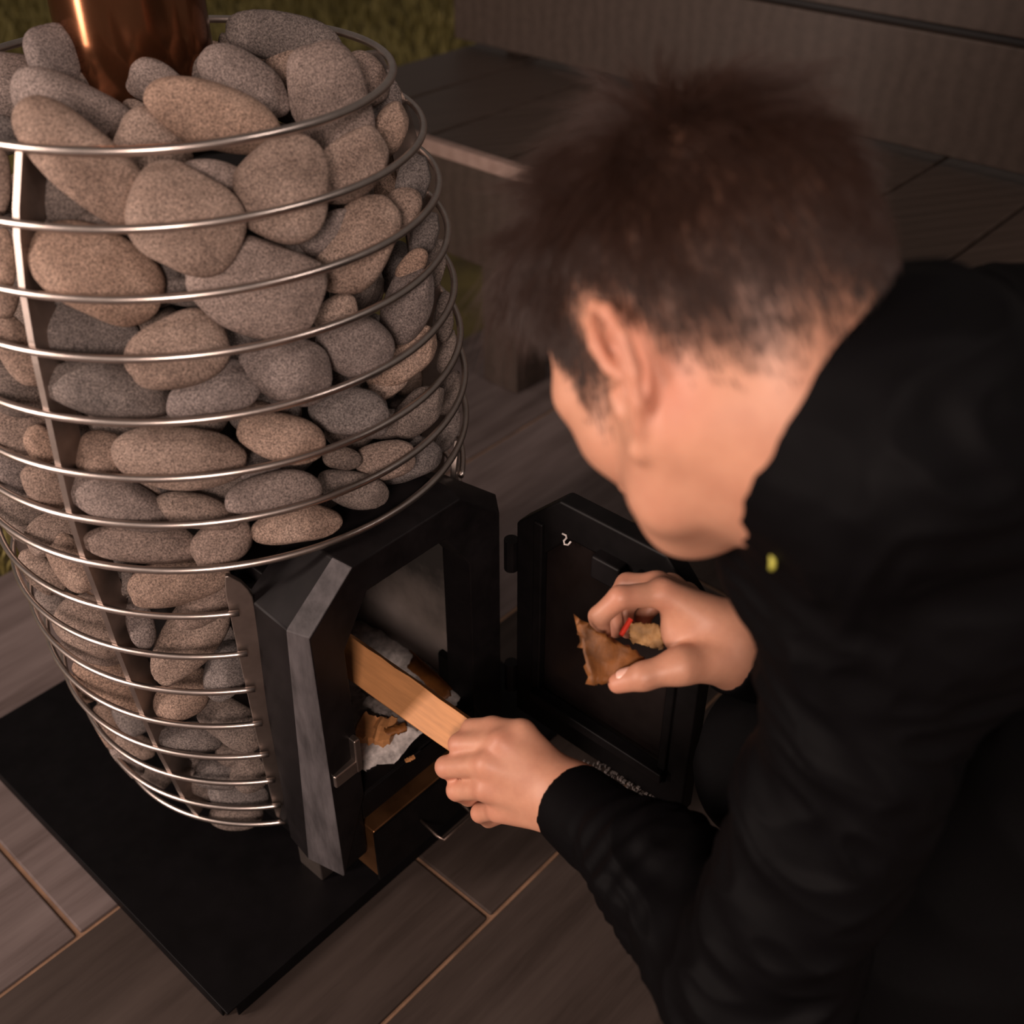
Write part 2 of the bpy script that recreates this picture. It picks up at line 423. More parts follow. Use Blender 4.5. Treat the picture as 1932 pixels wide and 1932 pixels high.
# firebox body: hollow box of slabs
b = MB(); W = 0.122
b.box((-W, -0.13, 0.09), (-W + .012, 0.235, 0.455), L); b.box((W - .012, -0.13, 0.09), (W, 0.235, 0.455), L)
b.box((-W, -0.13, 0.09), (W, -0.118, 0.455), L); b.box((-.110, -0.13, 0.45), (.110, 0.235, 0.470), L); b.box((-W, -0.13, 0.165), (W, 0.235, 0.180), L)
b.box((-0.10, -0.12, 0.022), (0.10, 0.20, 0.092), L)
b.build('firebox_body', M['black'], stove, bevel=0.002)
b = MB()
b.box((-W + .012, -0.10, 0.18), (-W + .026, 0.225, 0.452), L); b.box((W - .026, -0.10, 0.18), (W - .012, 0.225, 0.452), L)
b.box((-W + .012, -0.117, 0.18), (W - .012, -0.10, 0.452), L)
b.build('fire_brick_lining', M['lining'], stove, bevel=0.002)
# inner core above the firebox and flue
t = np.linspace(0, 2 * np.pi, 48, endpoint=False); b = MB()
PC = np.array([-0.021, 0.034, 0]); b.tube([PC + ZX * .474, PC + ZX * .80], 0.11, 32); b.build('heat_core', M['core'], stove, smooth=False)
b = MB(); b.tube([PC + ZX * z for z in (0.80, 0.9, 1.0, 1.15, 1.35, 1.6, 2.0, 2.4)], 0.0655, 64); b.build('flue_pipe', M['pipe'], stove, smooth=True)

# front frame
FO = [(-.127, .096), (-.127, .452), (-.070, .501), (.070, .501), (.127, .452), (.127, .096)]
BO = [(-.139, .097), (-.139, .462), (-.075, .5045), (.075, .5045), (.139, .462), (.139, .097)]
BF = [.228, .259, .254, .254, .259, .228]
B2 = [(-.134, .098), (-.133, .458), (-.072, .501), (.072, .501), (.133, .458), (.134, .098)]
FI = [(-.084, .194), (-.086, .405), (-.052, .458), (.052, .458), (.086, .405), (.086, .194)]
V = [L(u, .275, z) for u, z in FO] + [L(u, f_, z) for (u, z), f_ in zip(BO, BF)] + [L(u, .190, z) for u, z in B2] + [L(u, .270, z) for u, z in FI] + [L(u * 1.02, .228, z) for u, z in FI]
Fc = []
for k in range(5):
    for a0, a1 in ((0, 6), (6, 12)): Fc.append((a0 + k, a0 + k + 1, a1 + k + 1, a1 + k))
    Fc.append((18 + k, 18 + k + 1, k + 1, k)); Fc.append((24 + k, 24 + k + 1, 18 + k + 1, 18 + k))
for k in range(5): Fc.append((12 + k, 12 + k + 1, 24 + k + 1, 24 + k))
Fc += [(0, 6, 12, 24, 18), (23, 29, 17, 11, 5), (18, 24, 29, 23)]
# leg inner faces below the sill
fr = mesh_obj('door_frame', V, Fc, M['frame'], stove, bevel=0.0022); fr.data.materials.append(M['lit_worn'])
for q_ in (0, 4): fr.data.polygons[q_].material_index = 1       # left edge only: scuffs, plus light caught there painted as paler grey
b = MB(); b.box((-.088, .222, .150), (.088, .268, .191), L); b.box((-.125, .21, .098), (-.088, .270, .24), L); b.box((.088, .21, .098), (.125, .270, .24), L)
b.build('sill', M['black'], stove, bevel=0.003)
b = MB(); b.box((-.124, .266, .245), (-.088, .279, .262), L); b.box((-.096, .262, .245), (-.088, .280, .292), L)
o = b.build('latch_plate', M['rib'], stove, bevel=0.002); o['label'] = 'bare steel latch plate'
b = MB(); b.box((-.118, .175, .022), (-.096, .215, .098), L); o = b.build('foot', M['rib'], stove, bevel=0.002)
b = MB(); b.box((.096, .175, .022), (.118, .215, .098), L); b.build('foot', M['black'], stove, bevel=0.002)

# ash drawer
b = MB(); b.box((-.086, .10, .060), (.086, .281, .140), L); dr = b.build('ash_drawer', M['drawer'], stove, bevel=0.002); dr['label'] = 'amber tinted steel ash drawer'
b = MB(); b.box((-.087, .281, .058), (.087, .284, .139), L); mesh_obj('drawer_front', b.v, b.f, M['black'], None)
o = bpy.data.objects['drawer_front']; o.parent = dr; o.location = o.location - Vector(stove.location)
b = MB(); b.tube([L(-.02, .283, .100), L(-.02, .31, .094), L(-.018, .318, .092), L(.028, .318, .092), L(.03, .31, .094), L(.03, .283, .100)], 0.002, 8)
o = mesh_obj('drawer_handle', b.v, b.f, M['wire'], None, smooth=True); o.parent = dr; o.location = o.location - Vector(stove.location)

# door, standing open at right angles
DU = 0.134
DO = [(.292, .168), (.292, .445), (.348, .500), (.475, .500), (.528, .445), (.528, .168)]
DI = [(.326, .205), (.326, .418), (.362, .458), (.462, .458), (.496, .418), (.496, .205)]
V = [L(DU, f, z) for f, z in DO] + [L(DU, f, z) for f, z in DI] + [L(DU + .022, f, z) for f, z in DO] + [L(DU + .022, f, z) for f, z in DI]
Fc = []
for k in range(6):
    j = (k + 1) % 6
    Fc += [(k, j, 6 + j, 6 + k), (12 + j, 12 + k, 18 + k, 18 + j), (j, k, 12 + k, 12 + j), (6 + k, 6 + j, 18 + j, 18 + k)]
door = mesh_obj('stove_door', V, Fc, M['black'], stove, bevel=0.003)


def sub(name, b, mat, par, **kw):
    o = mesh_obj(name, b.v, b.f, mat, None, **kw); o.parent = par; o.location = o.location - Vector(stove.location); return o


b = MB(); b.box((DU + .010, .318, .198), (DU + .014, .504, .464), L); o = sub('door_glass', b, M['door_glass'], door); o['label'] = 'soot darkened glass pane'
b = MB(); b.box((DU - .012, .322, .212), (DU + .004, .505, .226), L); o = sub('glass_retainer', b, M['frame'], door, bevel=.002)
b = MB(); b.box((DU - .004, .318, .205), (DU + .006, .330, .462), L); sub('glass_clip', b, M['black'], door, bevel=.002)
b = MB(); b.box((DU - .004, .494, .205), (DU + .006, .504, .462), L); sub('glass_clip', b, M['black'], door, bevel=.002)
b = MB(); b.box((DU - .014, .400, .440), (DU + .004, .435, .468), L); b.box((DU - .018, .448, .452), (DU + .002, .468, .470), L); sub('latch', b, M['frame'], door, bevel=.003)
for zc in (.22, .40):
    b = MB(); b.tube([L(.133, .286, zc - .02), L(.133, .286, zc + .02)], .008, 14); sub('hinge', b, M['black'], door, smooth=False)
b = MB()
for k in range(160):
    c = np.array([DU - random.uniform(.0, .012), random.uniform(.40, .525) ** 1, .170 + random.random() * .012]); c[1] = .40 + .125 * random.random() ** .6; s_ = random.uniform(.0004, .0015)
    b.box((c[0] - s_, c[1] - s_, .1685), (c[0] + s_ * 1.4, c[1] + s_ * 1.5, .170 + random.random() * .004), L)
o = sub('dust', b, M['dust'], door); o['kind'] = 'stuff'

def on_door(px, py):
    d = at(px, py, 1.0) - CAM; return CAM + d * ((DU - .0012 - CAM @ UX) / (d @ UX))


b = MB(); b.tube([on_door(*p) for p in ((1061, 1007), (1068, 1010), (1069, 1015), (1064, 1020), (1065, 1027), (1072, 1028), (1077, 1022))], .0011, 6)
o = sub('ash_streak', b, M['ash'], door, smooth=True); o['label'] = 'white ash streak'

# ------------------------------------------------------------------ ash and fuel inside the firebox
n = 40; gu, gf = np.meshgrid(np.linspace(-.095, .095, n), np.linspace(-.098, .262, n), indexing='ij')
H = .192 + .010 * np.sin(gu * 40 + 1) * np.cos(gf * 26) + .02 * np.clip((.03 - gf) / .12, 0, 1)
H += np.array([[mnoise.noise(Vector((a * 60, c * 60, 0))) * .006 + mnoise.noise(Vector((a * 160, c * 160, 3))) * .003 for a, c in zip(ra, rc)] for ra, rc in zip(gu, gf)])
H += .012 * np.clip((gf - .15) / .06, 0, 1) - .010 * np.clip((gf - .235) / .027, 0, 1)
V = [L(a, c, h) for a, c, h in zip(gu.ravel(), gf.ravel(), H.ravel())]
Fc = [(i * n + j, (i + 1) * n + j, (i + 1) * n + j + 1, i * n + j + 1) for i in range(n - 1) for j in range(n - 1)]
o = mesh_obj('ash_bed', V, Fc, M['ash'], None, smooth=True); tag(o, 'pale grey ash covering the firebox floor', 'ash', kind='stuff')


def split_log(name, p0, p1, w, th, mat, up, label, group=None, rough=.0015, taper=1.0, cat='firewood'):
    p0, p1 = np.asarray(p0, float), np.asarray(p1, float); d = p1 - p0; ln = np.linalg.norm(d); d /= ln
    y = np.cross(np.asarray(up, float), d); y /= np.linalg.norm(y); z = np.cross(d, y); m = 14; V = []
    for i in range(m):
        t_ = i / (m - 1); ww = w * (1 + (taper - 1) * t_)
        for (a, c) in ((-1, -1), (-.35, -1.15), (.3, -1.1), (1, -.8), (1.02, .3), (.95, 1), (.0, 1.04), (-1, .95)):
            V.append(p0 + d * ln * t_ + y * (a * ww / 2 + random.gauss(0, rough)) + z * (c * th / 2 + random.gauss(0, rough)))
    Fc = [(i * 8 + k, i * 8 + (k + 1) % 8, (i + 1) * 8 + (k + 1) % 8, (i + 1) * 8 + k) for i in range(m - 1) for k in range(8)] + [tuple(range(8))[::-1], tuple((m - 1) * 8 + k for k in range(8))]
    me_o = mesh_obj(name, [np.array([(v - p0) @ d, (v - p0) @ y, (v - p0) @ z]) for v in V], Fc, mat, None, smooth=False, bevel=.0008, origin=(0, 0, 0))
    me_o.matrix_world = Matrix(((d[0], y[0], z[0], p0[0]), (d[1], y[1], z[1], p0[1]), (d[2], y[2], z[2], p0[2]), (0, 0, 0, 1)))
    return tag(me_o, label, cat, group)


def bark_sheet(name, c, ax, ay, nrm, a, bb, curl, mat, label, th=.003, seed=0, cat='bark'):
    c, ax, ay = [np.asarray(v, float) for v in (c, ax, ay)]; ax = ax / np.linalg.norm(ax); ay = ay - ax * (ay @ ax); ay /= np.linalg.norm(ay); nz = np.cross(ax, ay)
    n1, n2 = 16, 12; V = []; r_ = random.Random(seed)
    for side in (1, -1):
        for i in range(n1):
            for j in range(n2):
                s, t_ = i / (n1 - 1) * 2 - 1, j / (n2 - 1) * 2 - 1
                e = 1 + .10 * mnoise.noise(Vector((s * 2.5 + seed, t_ * 2.5, 5))) + (.05 * r_.uniform(-1, 1) if abs(s) == 1 or abs(t_) == 1 else 0)
                x, y = a * s * e, bb * t_ * e
                h = curl * (y / bb) ** 2 * bb + .002 * mnoise.noise(Vector((s * 3, t_ * 5, seed))) + side * th / 2
                V.append(c + ax * x + ay * y + nz * h)
    N = n1 * n2; Fc = []
    for i in range(n1 - 1):
        for j in range(n2 - 1):
            q = (i * n2 + j, (i + 1) * n2 + j, (i + 1) * n2 + j + 1, i * n2 + j + 1); Fc += [q, tuple(N + k for k in q[::-1])]
    rim = [i * n2 for i in range(n1)] + [(n1 - 1) * n2 + j for j in range(1, n2)] + [i * n2 + n2 - 1 for i in range(n1 - 2, -1, -1)] + [j for j in range(n2 - 2, 0, -1)]
    for k in range(len(rim)): a_, b_ = rim[k], rim[(k + 1) % len(rim)]; Fc.append((b_, a_, N + a_, N + b_))
    return tag(mesh_obj(name, V, Fc, mat, None, smooth=True), label, cat)


def bark_quad(name, corners, th, mat, label, seed=0, jag=.0016, cat='bark'):
    A, B_, C_, D_ = [np.asarray(c, float) for c in corners]; n1, n2 = 18, 14; nz = np.cross(B_ - A, D_ - A); nz /= np.linalg.norm(nz); r_ = random.Random(seed); V = []
    for side in (1, -1):
        for i in range(n1):
            for j in range(n2):
                s, t_ = i / (n1 - 1), j / (n2 - 1); p = (A * (1 - s) + B_ * s) * (1 - t_) + (D_ * (1 - s) + C_ * s) * t_
                if i in (0, n1 - 1) or j in (0, n2 - 1): p = p + np.array([r_.gauss(0, jag), r_.gauss(0, jag), r_.gauss(0, jag)])
                h = .0022 * mnoise.noise(Vector((s * 4 + seed, t_ * 3, 1.5))) + .0009 * mnoise.noise(Vector((s * 13, t_ * 11, seed)))
                V.append(p + nz * (h + side * th / 2 * (1 + .3 * mnoise.noise(Vector((s * 6, t_ * 6, seed + 4 * side))))))
    N_ = n1 * n2; Fc = []
    for i in range(n1 - 1):
        for j in range(n2 - 1):
            q = (i * n2 + j, (i + 1) * n2 + j, (i + 1) * n2 + j + 1, i * n2 + j + 1); Fc += [q, tuple(N_ + k for k in q[::-1])]
    rim = [i * n2 for i in range(n1)] + [(n1 - 1) * n2 + j for j in range(1, n2)] + [i * n2 + n2 - 1 for i in range(n1 - 2, -1, -1)] + [j for j in range(n2 - 2, 0, -1)]
    for k in range(len(rim)): a_, b_ = rim[k], rim[(k + 1) % len(rim)]; Fc.append((b_, a_, N_ + a_, N_ + b_))
    return tag(mesh_obj(name, V, Fc, mat, None, smooth=True), label, cat)


split_log('firewood_stick', at(905, 1412, 1.062), at(560, 1168, 1.215), .037, .012, M['wood'], -FW, 'pale split firewood stick pushed into the firebox by left hand', taper=1.08, rough=.0004)
def on_ash(px, py, z): return at(px, py, on_z(px, py, z))


def on_z(px, py, z):
    d = at(px, py, 1.0) - CAM; return (z - CAM[2]) / d[2]


split_log('firewood_stick', on_ash(690, 1288, .224), on_ash(862, 1378, .222), .017, .014, M['char'], ZX, 'charred split log lying under the pale stick in firebox', rough=.0018)
split_log('firewood_stick', on_ash(672, 1372, .217), on_ash(742, 1382, .218), .034, .010, M['wood'], ZX, 'short orange wood chip at left corner of the firebox', rough=.002)
split_log('firewood_stick', on_ash(690, 1322, .218), on_ash(790, 1372, .216), .010, .008, M['dust'], ZX, 'ash coated grey kindling beside charred log in firebox', rough=.0014)
bark_sheet('bark_piece', on_ash(815, 1272, .222), on_ash(850, 1300, .222) - on_ash(790, 1245, .222), FX + ZX * .4, ZX, .036, .010, .7, M['bark'], 'curled amber bark piece behind the pale stick in firebox', seed=3)
bark_sheet('bark_piece', on_ash(745, 1372, .224), UX + FX * .5, FX + ZX * .3, ZX, .012, .007, .6, M['bark'], 'small orange bark flake resting on the orange wood chip', seed=4)
split_log('wood_splinter', on_ash(765, 1436, .2085), on_ash(782, 1428, .2085), .004, .003, M['wood'], ZX, 'tiny yellow splinter lying at the front edge of ash', rough=.0003, cat='splinter')

# ------------------------------------------------------------------ stones
bm = bmesh.new(); bmesh.ops.create_icosphere(bm, subdivisions=5, radius=1); bm.verts.ensure_lookup_table()
ICO = np.array([v.co[:] for v in bm.verts]); IF = np.array([[v.index for v in f.verts] for f in bm.faces], np.int32); bm.free()
bm = bmesh.new(); bmesh.ops.create_icosphere(bm, subdivisions=4, radius=1); bm.verts.ensure_lookup_table()
ICO3 = np.array([v.co[:] for v in bm.verts]); IF3 = np.array([[v.index for v in f.verts] for f in bm.faces], np.int32); bm.free()


def tri_mesh(name, V, T, mat):
    me = bpy.data.meshes.new(name); me.vertices.add(len(V)); me.vertices.foreach_set('co', np.ascontiguousarray(V, np.float32).ravel())
    k = T.shape[1]; me.loops.add(T.size); me.loops.foreach_set('vertex_index', np.ascontiguousarray(T, np.int32).ravel())
    me.polygons.add(len(T)); me.polygons.foreach_set('loop_start', np.arange(len(T), dtype=np.int32) * k)
    me.polygons.foreach_set('use_smooth', np.ones(len(T), bool)); me.update(calc_edges=True)
    if mat: me.materials.append(mat)
    return me


def stone(c, ax, ay, az, a, bb, cc, taper, tone, seed, hi=True, sharp=2.35, out=0.0):
    r_ = np.random.default_rng(seed); D = ICO3
    d = D * (np.abs(D) ** sharp).sum(1)[:, None] ** (-1 / sharp)
    disp = np.ones(len(D))
    for j in range(7):
        k = r_.normal(size=3) * (1.6 if j < 4 else 3.6); disp += (.045 if j < 4 else .012) * np.cos(D @ k * 1.0 + r_.uniform(0, 6.28))
    d = d * disp[:, None]
    for j in range(3):           # flattened facets
        nrm = r_.normal(size=3); nrm /= np.linalg.norm(nrm); h = r_.uniform(.80, .95); e = d @ nrm - h
        d = d - nrm * (np.where(e > 0, e * .65, 0))[:, None]
    d /= np.abs(d).max(0)
    d[:, 1:] *= (1 - taper * d[:, :1])
    V = (d * [a, bb, cc]) @ np.stack([ax, ay, az]); c = np.array(c, float)
    for it in range(8):          # keep it inside the hoops
        W_ = V + c; r = np.hypot(W_[:, 0], W_[:, 1]); e = np.where(W_[:, 2] < .864, r - (R_at(W_[:, 2]) - .0055 + out), -1)
        if e.max() < .004: break
        rd = np.array([c[0], c[1], 0]); rd /= np.linalg.norm(rd); c = c - rd * e.max() * .45
    W_ = V + c; r = np.hypot(W_[:, 0], W_[:, 1]); e = np.where(W_[:, 2] < .868, np.maximum(r - (R_at(W_[:, 2]) - .0055 + out), 0), 0)
    W_[:, :2] *= (1 - e / np.maximum(r, 1e-6))[:, None]; V = W_ - c
    me = tri_mesh('stone', V, IF3, M['rock%d' % tone]); o = bpy.data.objects.new('stone', me); o.location = c; link(o); return o


def view_frame(px, py):
    v = at(px, py, 1.0) - CAM; v /= np.linalg.norm(v); x = np.cross(v, UP); x /= np.linalg.norm(x)
    if x @ RT < 0: x = -x
    y = np.cross(x, v); y = -y if y @ UP > 0 else y      # x right, y down in the picture
    return x, y, v


def on_barrel(px, py, inset):
    prev = None
    for w in np.arange(.6, 1.7, .002):
        P = at(px, py, w); r = math.hypot(P[0], P[1]); R = R_at(P[2]) - inset
        if P[2] > .872: R = -1
        if r < R: return w
    # silhouette miss: nearest approach
    ws = np.arange(.7, 1.7, .004); g = [math.hypot(*at(px, py, w)[:2]) - (R_at(at(px, py, w)[2]) - inset) for w in ws]
    return ws[int(np.argmin(g))]


def on_plane(px, py, z):
    d = at(px, py, 1.0) - CAM; return (z - CAM[2]) / d[2]


# (px, py, half length, half width, angle clockwise, taper, tone, layer)   layer >=0: inset behind the hoops in mm; 'zNNN': heap height in mm
ST = [
 # heap on top
 (101, 112, 53, 43, 70, .12, 0, 'z895'), (228, 128, 60, 46, -30, .1, 2, 'z880'), (165, 158, 66, 30, 8, .1, 2, 'z872'), (135, 212, 114, 54, 16, -.05, 0, 'z868'),
 (18, 168, 68, 58, -15, .1, 0, 'z868'), (8, 122, 40, 18, 5, 0, 2, 'z868'), (262, 214, 30, 20, 20, 0, 1, 'z855'), (289, 277, 68, 58, 25, .2, 1, 'z848'),
 (304, 165, 66, 37, 26, .1, 0, 'z872'), (408, 224, 122, 58, 10, .08, 1, 'z868'), (388, 142, 40, 34, 10, 0, 2, 'z872'), (468, 160, 90, 48, 24, .05, 0, 'z872'),
 (532, 71, 104, 42, 1, -.08, 2, 'z890'), (427, 95, 28, 15, 80, 0, 2, 'z868'), (552, 120, 48, 38, -30, 0, 1, 'z868'), (622, 180, 110, 72, 72, -.22, 0, 'z866'),
 (690, 150, 50, 42, 55, 0, 0, 'z858'), (10, 245, 34, 22, 15, 0, 2, 'z850'),
 # between the first and third hoops
 (145, 303, 145, 61, 40, -.08, 1, 0), (766, 172, 44, 22, 72, 0, 0, 4), (752, 242, 54, 34, -58, .05, 1, 4), (712, 212, 32, 20, -60, 0, 2, 30), (672, 318, 84, 56, -46, 0, 1, 8),
 (536, 356, 101, 86, -72, .18, 1, 0), (345, 420, 105, 93, 22, .05, 1, 0), (410, 340, 66, 34, 5, 0, 0, 34), (107, 378, 55, 44, 30, 0, 2, 25), (205, 425, 52, 24, 5, 0, 2, 42),
 (797, 345, 52, 30, -72, 0, 2, 4), (0, 340, 52, 18, 88, 0, 1, 6),
 # third to fifth
 (184, 527, 122, 80, 20, -.08, 1, 0), (491, 549, 130, 92, 6, 0, 0, 0), (622, 440, 58, 34, -38, 0, 0, 34), (692, 472, 108, 66, -54, -.05, 1, 2), (758, 402, 48, 34, -70, 0, 1, 12),
 (800, 442, 46, 28, -70, 0, 2, 10), (785, 572, 80, 48, -68, -.05, 0, 2), (6, 490, 52, 20, 85, 0, 1, 6), (336, 548, 44, 26, 10, 0, 2, 46), (5, 570, 26, 30, 0, 0, 1, 6),
 (838, 500, 50, 20, -78, 0, 2, 6), (775, 505, 42, 22, -55, 0, 1, 14),
 # fifth to seventh
 (676, 655, 76, 62, 18, .08, 0, 1), (634, 588, 46, 30, -28, 0, 1, 30), (787, 684, 82, 42, -38, 0, 1, 1), (537, 702, 90, 64, 12, -.2, 0, 1), (328, 664, 100, 68, -24, -.08, 1, 2),
 (168, 628, 96, 56, 10, 0, 2, 22), (208, 740, 112, 56, 10, 0, 2, 4), (399, 744, 90, 52, -20, -.15, 0, 1), (850, 600, 50, 20, -82, 0, 2, 8), (845, 668, 46, 18, -80, 0, 2, 14),
 (730, 725, 44, 24, -35, 0, 1, 28), (30, 655, 74, 34, 62, 0, 1, 6), (18, 738, 58, 48, 10, 0, 2, 8), (486, 778, 40, 22, 15, 0, 1, 40), (120, 790, 34, 30, 40, 0, 2, 36),
 # seventh to eighth
 (675, 783, 82, 48, 12, 0, 2, 1), (803, 778, 66, 38, -44, 0, 2, 2), (536, 828, 84, 48, 14, -.08, 1, 1), (349, 868, 128, 60, 6, -.02, 1, 0), (195, 860, 56, 48, 20, .1, 1, 14),
 (642, 866, 40, 24, 5, 0, 2, 26), (735, 874, 58, 38, -12, 0, 1, 3), (797, 873, 68, 42, -24, 0, 2, 2), (26, 828, 62, 52, 20, 0, 1, 2), (76, 838, 36, 26, 70, 0, 1, 10),
 (848, 740, 46, 22, -68, 0, 2, 8), (852, 812, 44, 18, -66, 0, 2, 14), (150, 830, 40, 34, 60, 0, 2, 40), (480, 880, 50, 30, 10, 0, 0, 34), (740, 800, 60, 30, -10, 0, 2, 34),
 # eighth to ninth
 (516, 931, 90, 42, -8, 0, 0, 1), (672, 928, 72, 37, 16, -.1, 2, 4), (236, 956, 104, 46, 22, .12, 0, 0), (368, 967, 82, 36, 10, 0, 1, 14), (562, 994, 84, 37, -12, -.15, 1, 2),
 (264, 1037, 108, 38, 3, -.04, 0, 0), (420, 1028, 62, 48, -30, 0, 0, 8), (22, 905, 56, 34, 25, 0, 0, 4), (84, 922, 48, 38, 62, 0, 1, 3), (26, 985, 58, 46, 35, 0, 2, 3),
 (80, 1020, 54, 40, -28, 0, 1, 2), (128, 1066, 62, 34, 62, -.1, 1, 2), (300, 905, 40, 26, 0, 0, 2, 44), (255, 918, 50, 26, 10, 0, 1, 30), (640, 960, 60, 30, 0, 0, 2, 50),
 # lower half cage
 (50, 1085, 52, 28, 50, 0, 1, 5), (88, 1082, 36, 28, 30, 0, 2, 22), (228, 1100, 38, 24, 0, 0, 2, 22), (335, 1108, 94, 46, -16, .1, 1, 4), (240, 1138, 36, 26, 0, 0, 2, 30),
 (264, 1170, 54, 25, 74, 0, 0, 12), (388, 1140, 68, 34, -34, 0, 0, 12), (346, 1230, 94, 52, -58, -.08, 1, 6), (142, 1196, 66, 50, 28, 0, 1, 3), (160, 1240, 60, 24, 14, 0, 0, 6),
 (192, 1304, 84, 40, 36, 0, 1, 4), (430, 1268, 58, 42, -78, 0, 2, 8), (348, 1312, 58, 42, -44, 0, 1, 14), (276, 1284, 48, 28, 64, 0, 2, 26), (432, 1366, 72, 40, 36, 0, 2, 8),
 (356, 1390, 60, 28, 6, 0, 2, 8), (408, 1460, 46, 28, 8, 0, 2, 10), (470, 1455, 38, 36, 60, 0, 2, 12), (450, 1500, 54, 24, 4, 0, 2, 8), (448, 1540, 50, 28, 4, 0, 2, 4),
 (140, 1306, 26, 30, 0, 0, 1, -4), (182, 1380, 42, 26, 62, 0, 1, -2), (226, 1440, 40, 20, 50, 0, 0, -2), (250, 1410, 38, 24, 20, 0, 1, 10), (292, 1470, 30, 22, 10, 0, 2, 12),
 (350, 1440, 34, 24, 20, 0, 2, 20), (388, 1482, 40, 22, 30, 0, 2, 14), (100, 1140, 44, 34, 40, 0, 2, 16), (300, 1345, 40, 30, 50, 0, 2, 34), (250, 1350, 40, 30, 60, 0, 2, 30),
 (410, 1205, 40, 36, 60, 0, 2, 40), (210, 1190, 46, 40, 60, 0, 2, 40), (445, 1420, 40, 30, 20, 0, 2, 30),
]
TONE = ['grey', 'tan', 'dark grey']
BANDN = ['first and second', 'second and third', 'third and fourth', 'fourth and fifth', 'fifth and sixth', 'sixth and seventh', 'seventh and eighth', 'eighth and ninth', 'ninth and tenth',
         'tenth and eleventh', 'eleventh and twelfth', 'twelfth and thirteenth', 'thirteenth and fourteenth', 'fourteenth and fifteenth', 'fifteenth and lowest']
ORD = ['first', 'second', 'third', 'fourth', 'fifth', 'sixth', 'seventh', 'eighth', 'ninth', 'tenth', 'eleventh', 'twelfth', 'thirteenth', 'fourteenth', 'fifteenth', 'sixteenth', 'seventeenth', 'eighteenth', 'nineteenth', 'twentieth']
placed = []
for i, (px, py, a, bb, an, tp, tone, lay) in enumerate(ST):
    x, y, v = view_frame(px, py)
    if isinstance(lay, str):
        z = int(lay[1:]) / 1000; w = on_plane(px, py, z - .006)
        w0 = w; cc = min(.85 * bb, 46) * w / FPX; w = w + cc * .35
    else:
        w0 = on_barrel(px, py, .0085 + lay / 1000)
        cc = min(.80 * bb, 46) * w0 / FPX; w = w0 + cc * .97
    t = math.radians(an); e1 = x * math.cos(t) + y * math.sin(t); e2 = -x * math.sin(t) + y * math.cos(t)
    sc = w * math.sqrt(1 + ((px - 966) / FPX) ** 2 + ((py - 966) / FPX) ** 2) / FPX
    P = at(px, py, w)
    o = stone(P, e1, e2, v, a * sc * 1.0, bb * sc * 1.0, cc, tp, tone, 100 + i, out=.009 if (not isinstance(lay, str) and lay < 0) else 0.0)
    placed.append((o, px, py, a, bb, an, tone, lay, P))


def shape_words(a, bb, an, tp=0):
    e = a / bb; s = 'long' if e > 2.1 else ('oval' if e > 1.45 else 'round')
    z = 'large ' if a > 95 else ('small ' if a < 42 else '')
    an = (an + 90) % 180 - 90
    tl = '' if e < 1.3 else (' lying level' if abs(an) < 14 else (' standing upright' if abs(an) > 64 else (' leaning down to the right' if an > 0 else ' rising to the right')))
    return z, s, tl


bands = {}
for rec in placed:
    o, px, py, a, bb, an, tone, lay, P = rec
    k = 'heap' if isinstance(lay, str) else int(np.clip(np.searchsorted(-np.array(RZ), -P[2]) - 1, 0, 14))
    bands.setdefault(k, []).append(rec)
for k, recs in bands.items():
    recs.sort(key=lambda r: r[1])
    for j, (o, px, py, a, bb, an, tone, lay, P) in enumerate(recs):
        z, s, tl = shape_words(a, bb, an)
        if k == 'heap': lab = f'{z}{TONE[tone]} {s} stone{tl}, {ORD[j]} from left in heap around flue pipe'
        else: lab = f'{z}{TONE[tone]} {s} stone{tl}, {ORD[j]} from left between {BANDN[k]} hoops'
        w_ = lab.split()
        tag(o, ' '.join(w_[:16]), 'stone', 'sauna stones in the hoop cage')

# hidden inner stones that fill the cage
fill = []
PP = [np.array(r[8]) for r in placed]
for z in np.arange(.10, .86, .058):
    for layer, nn in ((0.082, 13), (0.036, 15)):
        if (layer > .05 and z > .77) or z > .82: continue
        for q in range(nn):
            az = 2 * math.pi * (q + random.random() * .5) / nn + z * 7
            if layer < .05 and math.sin(az) < .25 and not (-.45 < math.sin(az) and math.cos(az) < 0): continue      # the front layer is placed by hand
            r = R_at(z) - layer - random.uniform(0, .008); P = np.array([r * math.cos(az), r * math.sin(az), z + random.uniform(-.012, .012)])
            D_ = P - CAM; pxs = 966 + FPX * (D_ @ RT) / (D_ @ FW)
            if layer < .05 and math.sin(az) < .25 and pxs > -55: continue
            uu, ff = P @ UX, P @ FX
            if abs(uu) < .160 and ff > -.155 and P[2] < .52: continue
            if np.linalg.norm(P[:2] - PC[:2]) < .135: continue
            if layer > .05 and math.sin(az) > .25 and random.random() < .45: continue
            fill.append((P, layer))
for q in range(16):
    az = 2 * math.pi * q / 16 + .2
    if math.sin(az) < -.1: continue
    r = .135 + random.uniform(-.02, .02); P = PC + np.array([r * math.cos(az), r * math.sin(az), .828]); 
    if math.hypot(P[0], P[1]) < .17: fill.append((P, .036))
